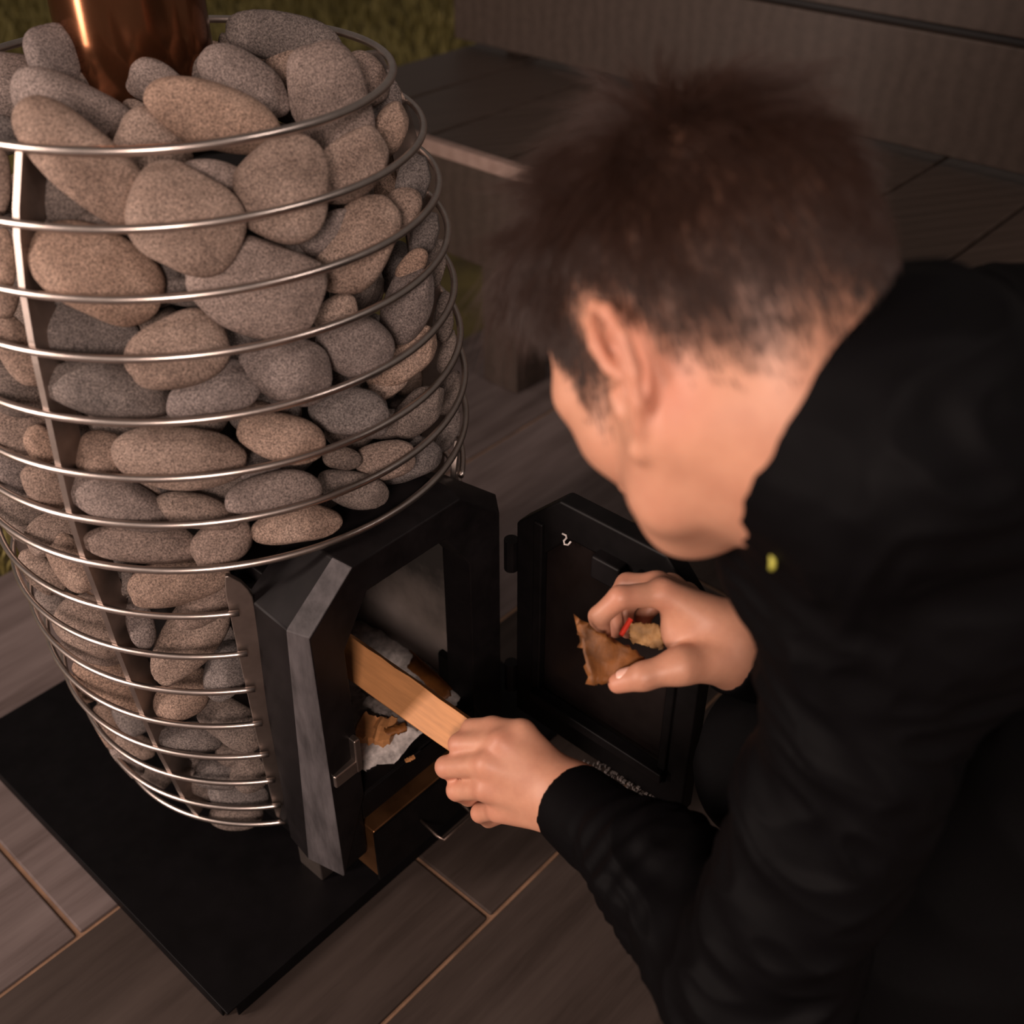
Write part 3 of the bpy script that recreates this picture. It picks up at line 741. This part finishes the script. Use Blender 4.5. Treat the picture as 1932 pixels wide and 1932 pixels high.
for i, (P, layer) in enumerate(fill):
    t = math.atan2(P[1], P[0]); rad = np.array([math.cos(t), math.sin(t), 0]); tan = np.array([-math.sin(t), math.cos(t), 0]); q = random.uniform(-.6, .6)
    e1 = tan * math.cos(q) + ZX * math.sin(q); e2 = -tan * math.sin(q) + ZX * math.cos(q)
    o = stone(P, e1, e2, rad, random.uniform(.034, .044), random.uniform(.025, .031), .026, 0, 2 if layer > .05 else random.choice((0, 1, 2)), 900 + i, hi=False)
    if layer > .05: tag(o, 'dark stone mostly hidden behind the outer stones of the cage', 'stone', 'stones hidden inside the cage')
    else: tag(o, 'sauna stone on the far side of the hoop cage', 'stone', 'stones on the far side')


# ------------------------------------------------------------------ signed-distance modelling for the figure
def rc(a, b_, r1, r2):
    return ('c', np.asarray(a, float), np.asarray(b_, float), r1, r2)


def el(c, rx, ry, rz, Rm=None):
    return ('e', np.asarray(c, float), np.array([rx, ry, rz], float), np.eye(3) if Rm is None else Rm, max(rx, ry, rz))


def prim_d(p, P):
    if p[0] == 'c':
        a, b_, r1, r2 = p[1:5]; ba = b_ - a; pa = P - a; h = np.clip(pa @ ba / max(ba @ ba, 1e-12), 0, 1)
        return np.linalg.norm(pa - h[:, None] * ba, axis=1) - (r1 + (r2 - r1) * h)
    c, r, Rm = p[1], p[2], p[3]; q = (P - c) @ Rm.T
    k0 = np.linalg.norm(q / r, axis=1); k1 = np.linalg.norm(q / (r * r), axis=1); return k0 * (k0 - 1) / np.maximum(k1, 1e-9)


def prim_bound(p):
    if p[0] == 'c': return (p[1] + p[2]) / 2, np.linalg.norm(p[2] - p[1]) / 2 + max(p[3], p[4])
    return p[1], p[4]


def smin(a, b_, k):
    if k <= 0: return np.minimum(a, b_)
    h = np.maximum(k - np.abs(a - b_), 0) / k; return np.minimum(a, b_) - h * h * k * .25


def sdf_mesh(groups, vox, subs=(), Bn=14):
    """groups: list of (prims, k_in, k_out); subs: list of (prims, k). Returns verts, quads (surface nets)"""
    bnd = [prim_bound(p) for g in groups for p in g[0]]
    blk = vox * Bn; cells = set()
    for c, r in bnd:
        lo = np.floor((c - r - .012) / blk).astype(int); hi = np.floor((c + r + .012) / blk).astype(int)
        for i in range(lo[0], hi[0] + 1):
            for j in range(lo[1], hi[1] + 1):
                for k in range(lo[2], hi[2] + 1): cells.add((i, j, k))
    half = blk * .5 * math.sqrt(3); gb = [[prim_bound(p) for p in g[0]] for g in groups]

    def ev(P, ctr, rad):
        d = np.full(len(P), 1.0)
        for g, bs in zip(groups, gb):
            if min(np.linalg.norm(c - ctr) - r for c, r in bs) > rad + .05: continue
            dg = None
            for p, (c, r) in zip(g[0], bs):
                if np.linalg.norm(c - ctr) - r > rad + .06: continue
                dp = prim_d(p, P); dg = dp if dg is None else smin(dg, dp, g[1])
            if dg is not None: d = smin(d, dg, g[2])
        for ps, k in subs:
            for p in ps:
                c, r = prim_bound(p)
                if np.linalg.norm(c - ctr) - r > rad + .03: continue
                d = -smin(-d, prim_d(p, P), k)
        return d
    n = Bn + 2; idx = np.stack(np.meshgrid(*[np.arange(-1, Bn + 1)] * 3, indexing='ij'), -1)
    keys_all = []; pos_all = []; quads = []
    OFF = 1 << 20; key = lambda I: ((I[..., 0] + 100000).astype(np.int64) * (1 << 40)) + ((I[..., 1] + 100000).astype(np.int64) * OFF) + (I[..., 2] + 100000).astype(np.int64)
    corners = np.array([(a, b_, c) for a in (0, 1) for b_ in (0, 1) for c in (0, 1)])
    edges = [(i, j) for i in range(8) for j in range(i + 1, 8) if np.abs(corners[i] - corners[j]).sum() == 1]
    for ci in cells:
        ci = np.array(ci); ctr = (ci + .5) * blk
        dc = ev(ctr[None], ctr, half)[0]
        if abs(dc) > half * 1.25 + .012: continue
        gi = idx.reshape(-1, 3) + ci * Bn; P = gi * vox; D = ev(P, ctr, half + vox * 2).reshape(n, n, n)
        # cell corners need +1 : evaluate on (n) points -> n-1 cells from -1..Bn-1
        m = n - 1; cs = np.stack([D[c[0]:c[0] + m, c[1]:c[1] + m, c[2]:c[2] + m] for c in corners], -1)
        act = (cs.min(-1) < 0) & (cs.max(-1) >= 0)
        I = np.argwhere(act)
        if not len(I): continue
        v = cs[act]; acc = np.zeros((len(I), 3)); cnt = np.zeros(len(I))
        for (a, b_) in edges:
            va, vb = v[:, a], v[:, b_]; s = (va < 0) != (vb < 0); t = np.where(s, va / np.where(s, va - vb, 1), 0)
            acc += np.where(s[:, None], corners[a] + t[:, None] * (corners[b_] - corners[a]), 0); cnt += s
        gI = I - 1 + ci * Bn; keys_all.append(key(gI)); pos_all.append((gI + acc / cnt[:, None]) * vox)
        # edges whose low corner lies in 0..Bn-1
        neg = D < 0
        for ax in range(3):
            sl = [slice(1, Bn + 1)] * 3; s2 = list(sl); s2[ax] = slice(2, Bn + 2)
            a = neg[tuple(sl)]
            b_ = neg[tuple(s2)] if True else None
            if b_.shape[ax] != Bn:
                continue
            ch = a != b_
            E = np.argwhere(ch)
            if not len(E): continue
            fl = a[ch]; g0 = E + ci * Bn; o1 = np.zeros(3, int); o1[(ax + 1) % 3] = 1; o2 = np.zeros(3, int); o2[(ax + 2) % 3] = 1
            q = np.stack([key(g0 - o1 - o2), key(g0 - o2), key(g0), key(g0 - o1)], 1)
            q = np.where(fl[:, None], q, q[:, ::-1]); quads.append(q)
    K = np.concatenate(keys_all); Pn = np.concatenate(pos_all); Q = np.concatenate(quads)
    uk, first = np.unique(K, return_index=True); V = Pn[first]
    qi = np.searchsorted(uk, Q); qi = np.clip(qi, 0, len(uk) - 1); ok = (uk[qi] == Q).all(1)
    return V, qi[ok]


def smooth_mesh(V, Q, it=2, lam=.5):
    for _ in range(it):
        acc = np.zeros_like(V); cnt = np.zeros(len(V))
        for a, b_ in ((0, 1), (1, 2), (2, 3), (3, 0)):
            np.add.at(acc, Q[:, a], V[Q[:, b_]]); np.add.at(acc, Q[:, b_], V[Q[:, a]]); np.add.at(cnt, Q[:, a], 1); np.add.at(cnt, Q[:, b_], 1)
        V = V + lam * (acc / np.maximum(cnt, 1)[:, None] - V)
    return V


def vnormals(V, Q):
    N = np.cross(V[Q[:, 2]] - V[Q[:, 0]], V[Q[:, 3]] - V[Q[:, 1]]); A = np.zeros_like(V)
    for k in range(4): np.add.at(A, Q[:, k], N)
    return A / np.maximum(np.linalg.norm(A, axis=1), 1e-12)[:, None]



# ------------------------------------------------------------------ the man
HX = -.418 * RT - .378 * UP + .826 * FW; HX /= np.linalg.norm(HX)
HZ = -.348 * RT + .907 * UP + .238 * FW; HZ -= HX * (HZ @ HX); HZ /= np.linalg.norm(HZ)
HY = np.cross(HZ, HX)                      # the man's left
HC = at(1335, 626, .628); HR = np.stack([HX, HY, HZ])


def hp(x, y, z): return HC + x * HX + y * HY + z * HZ
def hl(P): return (P - HC) @ HR.T
def he(x, y, z, a, b_, c): return el(hp(x, y, z), a, b_, c, HR)
def P_(t): return at(*t)


def chain(pts, rs): return [rc(P_(pts[i]), P_(pts[i + 1]), rs[i], rs[i + 1]) for i in range(len(pts) - 1)]


NB = at(1590, 835, .620)                    # base of the neck
G = []
head = [he(-.008, 0, .030, .097, .075, .083), he(-.056, 0, .006, .056, .062, .060), he(.046, 0, .034, .046, .059, .054), he(.042, 0, -.035, .046, .054, .062),
        he(.070, 0, -.064, .027, .031, .030), he(.072, 0, -.079, .018, .022, .017)]
for s in (1, -1):
    head += [he(.054, s * .044, -.028, .026, .020, .022), rc(hp(.002, s * .053, -.050), hp(.030, s * .044, -.078), .021, .018), rc(hp(.030, s * .044, -.078), hp(.070, s * .012, -.089), .018, .015),
             rc(hp(.090, s * .010, .006), hp(.070, s * .050, .004), .0115, .011)]
head += [rc(hp(.028, 0, -.066), hp(-.022, 0, -.072), .030, .043)]
head += [rc(hp(.056, 0, -.076), hp(.002, 0, -.082), .020, .034)]
G.append((head, .024, .03))
G.append(([rc(hp(.094, 0, -.004), hp(.114, 0, -.042), .0075, .0105), he(.102, .011, -.046, .010, .008, .008), he(.102, -.011, -.046, .010, .008, .008)], .010, .012))
G.append(([he(.096, 0, -.069, .008, .022, .0055), he(.094, 0, -.080, .009, .019, .006)], .002, .006))
neck = [rc(hp(-.026, 0, -.050), NB, .058, .060), rc(hp(-.040, 0, -.030), NB + UP * .02, .048, .056), rc(hp(-.018, .050, -.060), NB - UP * .03 - RT * .02, .014, .02)]
G.append((neck, .03, .035))


def ear(side):
    E0 = hp(.006, side * .073, -.022); c, s = math.cos(math.radians(13)), math.sin(math.radians(13)); tb = math.radians(12)
    ez = HZ * math.cos(tb) - HX * math.sin(tb); ex = HX * math.cos(tb) + HZ * math.sin(tb); es = -ex * c + HY * side * s; en = np.cross(es, ez)
    if en @ (HY * side) < 0: en = -en
    def e(s_, t_, n_=0): return E0 + 1.1 * (s_ * es + t_ * ez + n_ * en)
    hx = [(.013, .000, -.003), (.003, .010, .001), (.001, .022, .004), (.007, .033, .006), (.018, .037, .007), (.029, .031, .007), (.036, .017, .006), (.035, .000, .005), (.029, -.014, .004), (.020, -.024, .002)]
    hel = [rc(e(*hx[i]), e(*hx[i + 1]), .0041, .0041) for i in range(len(hx) - 1)]
    lobe = [rc(e(.020, -.024, .001), e(.011, -.033, .0), .004, .0062), rc(e(.011, -.033), e(.004, -.026, -.002), .0060, .004)]
    ah = [(.013, .026, .0), (.020, .016, .002), (.024, .004, .0025), (.021, -.008, .002), (.014, -.017, .001)]
    anti = [rc(e(*ah[i]), e(*ah[i + 1]), .0034, .0036) for i in range(len(ah) - 1)]
    Rm = np.stack([es, ez, en])
    plate = [el(e(.020, .004, -.007), .0175, .034, .0036, Rm), el(e(.008, -.002, -.013), .016, .025, .008, Rm)]
    trag = [rc(e(.002, -.004, .001), e(.003, -.012, .001), .0042, .004)]
    return [(plate, .006, .007), (hel, .002, .0025), (lobe, .004, .005), (anti, .003, .004), (trag, .002, .006)]


G += ear(1) + ear(-1)
# hands -----------------------------------------------------------------
LW = (1088, 1513, .998)
lh_palm = []
LM = [(948, 1402, 1.014), (920, 1442, 1.012), (920, 1487, 1.018), (943, 1527, 1.028)]
LP = [(866, 1404, 1.044), (842, 1447, 1.047), (862, 1491, 1.050), (906, 1534, 1.055)]
LD = [(884, 1424, 1.068), (866, 1462, 1.071), (884, 1504, 1.072), (922, 1546, 1.074)]
LT = [(922, 1420, 1.070), (900, 1458, 1.072), (916, 1500, 1.072), (948, 1540, 1.074)]
WB = [(1062, 1482, 1.002), (1060, 1500, 1.0), (1058, 1520, 1.002), (1058, 1540, 1.008)]
for a, b_ in zip(WB, LM): lh_palm.append(rc(P_(a), P_(b_), .0165, .0125))
lh_palm += [rc(P_((1088, 1505, 1.0)), P_((1088, 1525, 1.004)), .026, .025), rc(P_((1060, 1510, 1.006)), P_((960, 1465, 1.020)), .018, .013)]
G.append((lh_palm, .012, .02))
fr_ = [(.0112, .0102, .0090, .0080), (.0116, .0106, .0092, .0080), (.0110, .0100, .0086, .0076), (.0098, .0090, .0078, .0070)]
for m_, p_, d_, t_, r_ in zip(LM, LP, LD, LT, fr_):
    G.append((chain([m_, p_, d_, t_], r_), .003, .0055))
G.append((chain([(1052, 1462, 1.014), (985, 1384, 1.020), (930, 1374, 1.036), (888, 1372, 1.052)], (.0165, .0128, .0108, .0088)), .005, .010))
RWr = (1392, 1220, .962)
RM = [(1250, 1120, .946), (1240, 1106, .968), (1265, 1108, .990), (1295, 1122, 1.010)]
RP = [(1170, 1127, .936), (1184, 1103, .984), (1208, 1112, 1.010), (1245, 1130, 1.028)]
RD = [(1130, 1163, .946), (1152, 1148, 1.000), (1176, 1152, 1.022), (1214, 1162, 1.030)]
RTp = [(1136, 1200, .962), (1162, 1188, 1.000), (1184, 1190, 1.014), (1214, 1190, 1.020)]
rp = [rc(P_((1385, 1195, .957)), P_(RM[0]), .020, .0135), rc(P_((1385, 1205, .967)), P_(RM[1]), .019, .0135), rc(P_((1388, 1218, .977)), P_(RM[2]), .018, .0125), rc(P_((1388, 1228, .985)), P_(RM[3]), .017, .0115),
      rc(P_((1385, 1240, .952)), P_((1285, 1256, .928)), .022, .0150), el(P_((1318, 1190, .958)), .033, .027, .017, np.stack([RT, UP, FW])), rc(P_((1400, 1205, .964)), P_((1400, 1238, .964)), .029, .028)]
G.append((rp, .014, .02))
for m_, p_, d_, t_, r_ in zip(RM, RP, RD, RTp, fr_):
    G.append((chain([m_, p_, d_, t_], r_), .003, .0055))
G.append((chain([(1285, 1256, .928), (1214, 1276, .926), (1166, 1289, .938)], (.0146, .0118, .0090)), .005, .010))
# arms, trunk, legs (inside the clothes)
SL, EL, WL = at(1735, 1080, .66), at(1425, 1890, .80), P_(LW)
SR, ER, WR = at(1680, 900, .93), at(1770, 1330, 1.06), P_(RWr)
LMID = at(1240, 1650, .912)
PV = at(2330, 1180, .86); CH = at(1860, 885, .75); BE = at(2140, 1030, .82)
KR, HRp, AR = at(1482, 1445, 1.0), at(2250, 1150, .98), at(1950, 1800, 1.12)
KL, HLp, AL = at(1750, 1800, .87), at(2320, 1300, .76), at(2150, 2080, .99)
AR[2] = AL[2] = .11
trunk = [rc(NB, CH, .055, .085), rc(CH, BE, .085, .085), rc(BE, PV, .085, .09), rc(NB, SL, .05, .045), rc(NB, SR, .05, .045), rc(SL, EL, .040, .034), rc(EL, LMID, .034, .030), rc(LMID, WL, .030, .025),
         rc(SR, ER, .040, .034), rc(ER, WR, .034, .027), rc(PV, HLp, .07, .06), rc(PV, HRp, .07, .06), rc(HLp, KL, .06, .04), rc(HRp, KR, .06, .04), rc(KL, AL, .04, .03), rc(KR, AR, .04, .03)]
G.append((trunk, .02, .03))
SUB = [([he(.098, s * .032, -.010, .014, .016, .0105)], .010) for s in (1, -1)]
V, Q = sdf_mesh(G, .0021, SUB)
V = smooth_mesh(V, Q, 2, .5)
person = empty('person', (0.55, -0.45, 0.0)); tag(person, 'crouching man with short brown hair and black jacket feeding the stove', 'person')
# sockets take closed lids: bulge eyelids outwards
Lh = hl(V)
for s in (1, -1):
    dlt = Lh - np.array([.079, s * .032, -.010]); r = np.linalg.norm(dlt, axis=1); w = (r < .0145) & (Lh[:, 0] > .07)
    Lh[w] = np.array([.079, s * .032, -.010]) + dlt[w] / np.maximum(r[w], 1e-6)[:, None] * .0145
V = HC + Lh @ HR
body = mesh_obj('body', V, Q, M['skin'], person, smooth=True)
XK = [-.12, -.075, -.045, -.024, -.014, .000, .012, .018, .034, .044, .052, .064, .080, .11]
ZK = [-.072, -.070, -.050, -.018, .008, .010, -.004, -.030, -.042, -.034, -.004, .032, .062, .075]
zl = np.interp(Lh[:, 0], XK, ZK); near = np.linalg.norm(Lh, axis=1) < .16
rel = Lh[:, 2] - zl
onear = (np.abs(Lh[:, 1]) > .075 + .010 * np.clip(Lh[:, 2] / .05, -1, 0)) & (Lh[:, 0] > -.040) & (Lh[:, 0] < .016) & (Lh[:, 2] < .030)
sc = np.clip(rel / .055, 0, 1) ** 1.2 * .85 * near * (~onear)
at_ = body.data.attributes.new('scalp', 'FLOAT', 'POINT'); at_.data.foreach_set('value', sc.astype(np.float32))
bl = np.zeros(len(V))
edist = np.linalg.norm(Lh - np.array([-.022, .085, -.008]), axis=1); bl += .45 * np.clip(1 - edist / .035, 0, 1)
bl += .45 * np.clip(1 - np.linalg.norm(Lh - np.array([-.03, .07, -.045]), axis=1) / .03, 0, 1)
for t_ in LP + LM + LT + RP + RM[:2] + RTp + [(1166, 1289, .938)]: bl += .40 * np.clip(1 - np.linalg.norm(V - P_(t_), axis=1) / .020, 0, 1)
a2 = body.data.attributes.new('blush', 'FLOAT', 'POINT'); a2.data.foreach_set('value', np.clip(bl, 0, .8).astype(np.float32))
# eyes under lowered lids
b = MB()
for s in (1, -1):
    pass
# nails
nb_ = MB()
def nail(c, n_, ax_, w, l):
    ax_ = ax_ / np.linalg.norm(ax_); n_ = n_ - ax_ * (n_ @ ax_); n_ /= np.linalg.norm(n_); s_ = np.cross(n_, ax_); b = MB(); pts = []
    for i in range(7):
        for j in range(7):
            x, y = (i / 3 - 1), (j / 3 - 1); q = 1 if abs(x) < .8 else .8
            pts.append(c + ax_ * x * l / 2 + s_ * y * w / 2 * q - n_ * (.35 * w * (y * .8) ** 2))
    pts2 = [p - n_ * .0006 for p in pts]; F = [(i * 7 + j, (i + 1) * 7 + j, (i + 1) * 7 + j + 1, i * 7 + j + 1) for i in range(6) for j in range(6)]
    b.add(pts, F); b.add(pts2, [f[::-1] for f in F]); return b
tipd = P_((1166, 1289, .938)) - P_((1214, 1276, .926))
nl = nail(P_((1174, 1281, .931)) - FW * .0030 + UP * .0065, -FW * .8 + UP * .75, tipd, .012, .013)
o = nl.build('thumbnail', M['nail'], person, smooth=True)

# hair -------------------------------------------------------------------
N = vnormals(V, Q)
cand = np.where(near & (rel > .002) & (~onear) & (np.linalg.norm((Lh - [-.006, 0, .02]) / [.11, .088, .105], axis=1) < 1.15))[0]
wgt = np.clip(rel[cand] / .03, .25, 1); wgt /= wgt.sum(); nh = 24000
pick = rng.choice(cand, nh, p=wgt); jit = rng.normal(size=(nh, 3)) * .0011
root = V[pick] + jit; nrm = N[pick]; lr = hl(root); rl = np.clip((lr[:, 2] - np.interp(lr[:, 0], XK, ZK)) / .10, 0, 1)
topm = np.clip((lr[:, 2] - .035) / .05, 0, 1); side = np.clip(rl * 1.3, 0, 1)
frm = np.clip((lr[:, 0] - .0) / .06, 0, 1)
length = .0035 + .016 * side ** 1.3 + .024 * topm ** 1.1 + .010 * topm * frm; length *= rng.uniform(.7, 1.15, nh) * (1 - .55 * np.clip((lr[:, 0] - .045) / .03, 0, 1) * np.clip((.105 - lr[:, 2]) / .03, 0, 1))
wh = hp(-.062, .012, .100)
fl = root - wh; fl -= nrm * (fl * nrm).sum(1)[:, None]; fl /= np.maximum(np.linalg.norm(fl, axis=1), 1e-6)[:, None]
swirl = np.cross(nrm, fl); dist = np.linalg.norm(root - wh, axis=1)
down = -HZ - nrm * (-(nrm @ HZ))[:, None]; down /= np.maximum(np.linalg.norm(down, axis=1), 1e-6)[:, None]
sw = (.55 * np.clip(1 - dist / .07, 0, 1))[:, None]
dirv = fl * (.55 + .45 * topm)[:, None] + swirl * sw + down * (.75 * (1 - topm))[:, None]
cl = np.array([[mnoise.noise(Vector(p * 55)), mnoise.noise(Vector(p * 55 + [9, 0, 0])), mnoise.noise(Vector(p * 55 + [0, 9, 0]))] for p in root])
dirv += cl * (.25 + 1.0 * topm)[:, None] + rng.normal(size=(nh, 3)) * .10
lift = .16 + .70 * topm + .35 * frm * topm + .25 * cl[:, 0] * topm
NP_ = 6; pts = np.zeros((nh, NP_, 3))
for k in range(NP_):
    s = k / (NP_ - 1); pts[:, k] = root + (nrm * (lift * (s - .45 * s * s))[:, None] * 1.1 + dirv * (s * (.55 + .5 * s) * .85)) * length[:, None] - np.array([0, 0, 1]) * (.10 * s * s * length * topm)[:, None]
hc = bpy.data.hair_curves.new('hair'); hc.add_curves([NP_] * nh)
hc.attributes['position'].data.foreach_set('vector', (pts - np.array(person.location)).astype(np.float32).ravel())
rad = hc.attributes.get('radius') or hc.attributes.new('radius', 'FLOAT', 'POINT')
rv = np.tile(np.array([.00030, .00030, .00028, .00024, .00018, .00006]), (nh, 1)) * (.55 + .45 * np.clip(topm + side * .4, 0, 1))[:, None]
rad.data.foreach_set('value', rv.astype(np.float32).ravel()); hc.materials.append(M['hair'])
ho = bpy.data.objects.new('hair', hc); link(ho, person); ho['label'] = 'short dark brown hair cropped close at the sides'

# jacket -----------------------------------------------------------------
cax = .92 * RT - .38 * UP - .20 * FW; cax /= np.linalg.norm(cax); C0 = at(1497, 765, .612); C1 = C0 + cax * .045
LCF, RCF = at(1080, 1517, .998), at(1384, 1222, .962)
lax = (LMID - LCF) / np.linalg.norm(LMID - LCF); rax = (ER - RCF) / np.linalg.norm(ER - RCF)
J = [([rc(at(1660, 840, .67), CH, .088, .122), rc(CH, BE, .122, .132), rc(BE, PV, .132, .142), rc(at(1690, 900, .70), SL, .078, .076), rc(at(1690, 860, .76), SR, .085, .078),
       rc(at(1500, 1010, .69), at(1700, 1060, .76), .042, .100)], .05, .05),
     ([rc(SL, EL, .066, .055), rc(EL, LMID, .055, .047), rc(LMID, LCF, .047, .0385)], .03, .05),
     ([rc(SR, ER, .068, .058), rc(ER, RCF, .058, .041)], .03, .05),
     ([rc(C0, C1, .079, .094)], .02, .03)]
JS = [([rc(C0 - cax * .10, C0 + cax * .045, .082, .071)], .004),
      ([rc(LCF - lax * .055, LCF + lax * .05, .0315, .032)], .002), ([rc(RCF - rax * .06, RCF + rax * .05, .0335, .034)], .002)]


def cut(c, n_, r, ln): return [el(c - n_ * ln, r, r, ln, np.stack([np.cross(n_, [0.3, .5, .8]) / np.linalg.norm(np.cross(n_, [0.3, .5, .8])), np.cross(n_, np.cross(n_, [0.3, .5, .8])) / np.linalg.norm(np.cross(n_, np.cross(n_, [0.3, .5, .8]))), n_]))]


JS += [(cut(C0, cax, .20, .12), .006), (cut(LCF, lax, .09, .05), .002), (cut(RCF, rax, .09, .05), .002)]
V, Q = sdf_mesh(J, .0028, JS); V = smooth_mesh(V, Q, 4, .5); N = vnormals(V, Q)
def armc(Pq, a, b_):
    ba = b_ - a; h = ((Pq - a) @ ba) / (ba @ ba); return h, np.linalg.norm(Pq - a - np.clip(h, 0, 1)[:, None] * ba, axis=1)
dsp = np.zeros(len(V)); ncf = np.minimum(np.linalg.norm(V - LCF, axis=1), np.minimum(np.linalg.norm(V - RCF, axis=1), np.linalg.norm(V - C0, axis=1)))
amp = np.clip((ncf - .045) / .09, .0, 1)
for i, p in enumerate(V):
    q = mnoise.noise(Vector((p[0] * 9, p[1] * 9, p[2] * 16))); q2 = mnoise.noise(Vector((p[0] * 22 + 3 * q, p[1] * 18, p[2] * 40)))
    dsp[i] = -abs(q) * .018 + .006 + (-abs(q2) * .008 + .002)
h, dd = armc(V, LCF, LMID); wv = np.clip(1 - np.abs(h - .7) / .8, 0, 1) * (dd < .08)
dsp += wv * .0022 * np.sin(h * 34 + 2 * np.sin((V @ RT) * 40))
V = V + N * (dsp * amp)[:, None]
jk = mesh_obj('jacket', V, Q, M['jacket'], person, smooth=True); jk['label'] = 'black soft shell jacket with a stand up collar'
from mathutils.bvhtree import BVHTree
bv = BVHTree.FromPolygons(V.tolist(), Q.tolist())
dv = Vector(at(1455, 1056, 1.0) - CAM).normalized(); hit = bv.ray_cast(Vector(CAM), dv)
if hit[0] is not None:
    hpz = np.array(hit[0]); b = MB(); b.tube([hpz - FW * .001 + UP * .004, hpz - FW * .0035 + UP * .002, hpz - FW * .0035 - UP * .003, hpz - FW * .001 - UP * .0045], .0018, 8)
    o = mesh_obj('zipper_pull', b.v, b.f, M['yellow'], None, smooth=True); o.parent = jk; o.location = o.location - person.location - jk.location; o['label'] = 'yellow cord zip pull'

# trousers and shoes ------------------------------------------------------
T = [([rc(PV, at(2330, 1260, .87), .13, .13), rc(HRp, KR, .105, .074), rc(KR, AR, .072, .052), rc(HLp, KL, .105, .076), rc(KL, AL, .072, .052)], .03, .03)]
V, Q = sdf_mesh(T, .007); V = smooth_mesh(V, Q, 2, .5); N = vnormals(V, Q)
V = V + N * np.array([[-abs(mnoise.noise(Vector((p[0] * 10, p[1] * 10, p[2] * 18)))) * .012 + .003] for p in V])
mesh_obj('trousers', V, Q, M['pants'], person, smooth=True)
for A in (AR, AL):
    fwd = np.array([-.94, .34, 0]); V, Q = sdf_mesh([([rc(A * [1, 1, 0] + fwd * -.03 + ZX * .045, A * [1, 1, 0] + fwd * .10 + ZX * .042, .040, .040), rc(A * [1, 1, 0] + fwd * .10 + ZX * .040, A * [1, 1, 0] + fwd * .19 + ZX * .034, .042, .032), rc(A, A * [1, 1, 0] + ZX * .05, .045, .042)], .02, .02)], .006)
    V[:, 2] = np.maximum(V[:, 2], .001); V = smooth_mesh(V, Q, 1, .5); V[:, 2] = np.maximum(V[:, 2], .001); mesh_obj('shoe', V, Q, M['shoe'], person, smooth=True)

# fuel held in the right hand
bark_quad('bark_piece', (at(1086, 1168, .931), at(1216, 1238, .946), at(1180, 1288, .946), at(1114, 1288, .936)), .0075, M['bark'], 'thick amber bark piece pinched in the right hand', seed=8)
bark_quad('bark_piece', (at(1186, 1172, .976), at(1244, 1180, .972), at(1254, 1226, .968), at(1190, 1212, .974)), .005, M['bark2'], 'tan bark piece tucked under the curled fingers', seed=9, jag=.0008)
b = MB(); b.tube([at(1171, 1199, .968), at(1190, 1168, .972)], .0024, 8); o = b.build('red_stick', M['red'], None, smooth=False); tag(o, 'tiny red stick held behind the amber bark piece', 'stick')
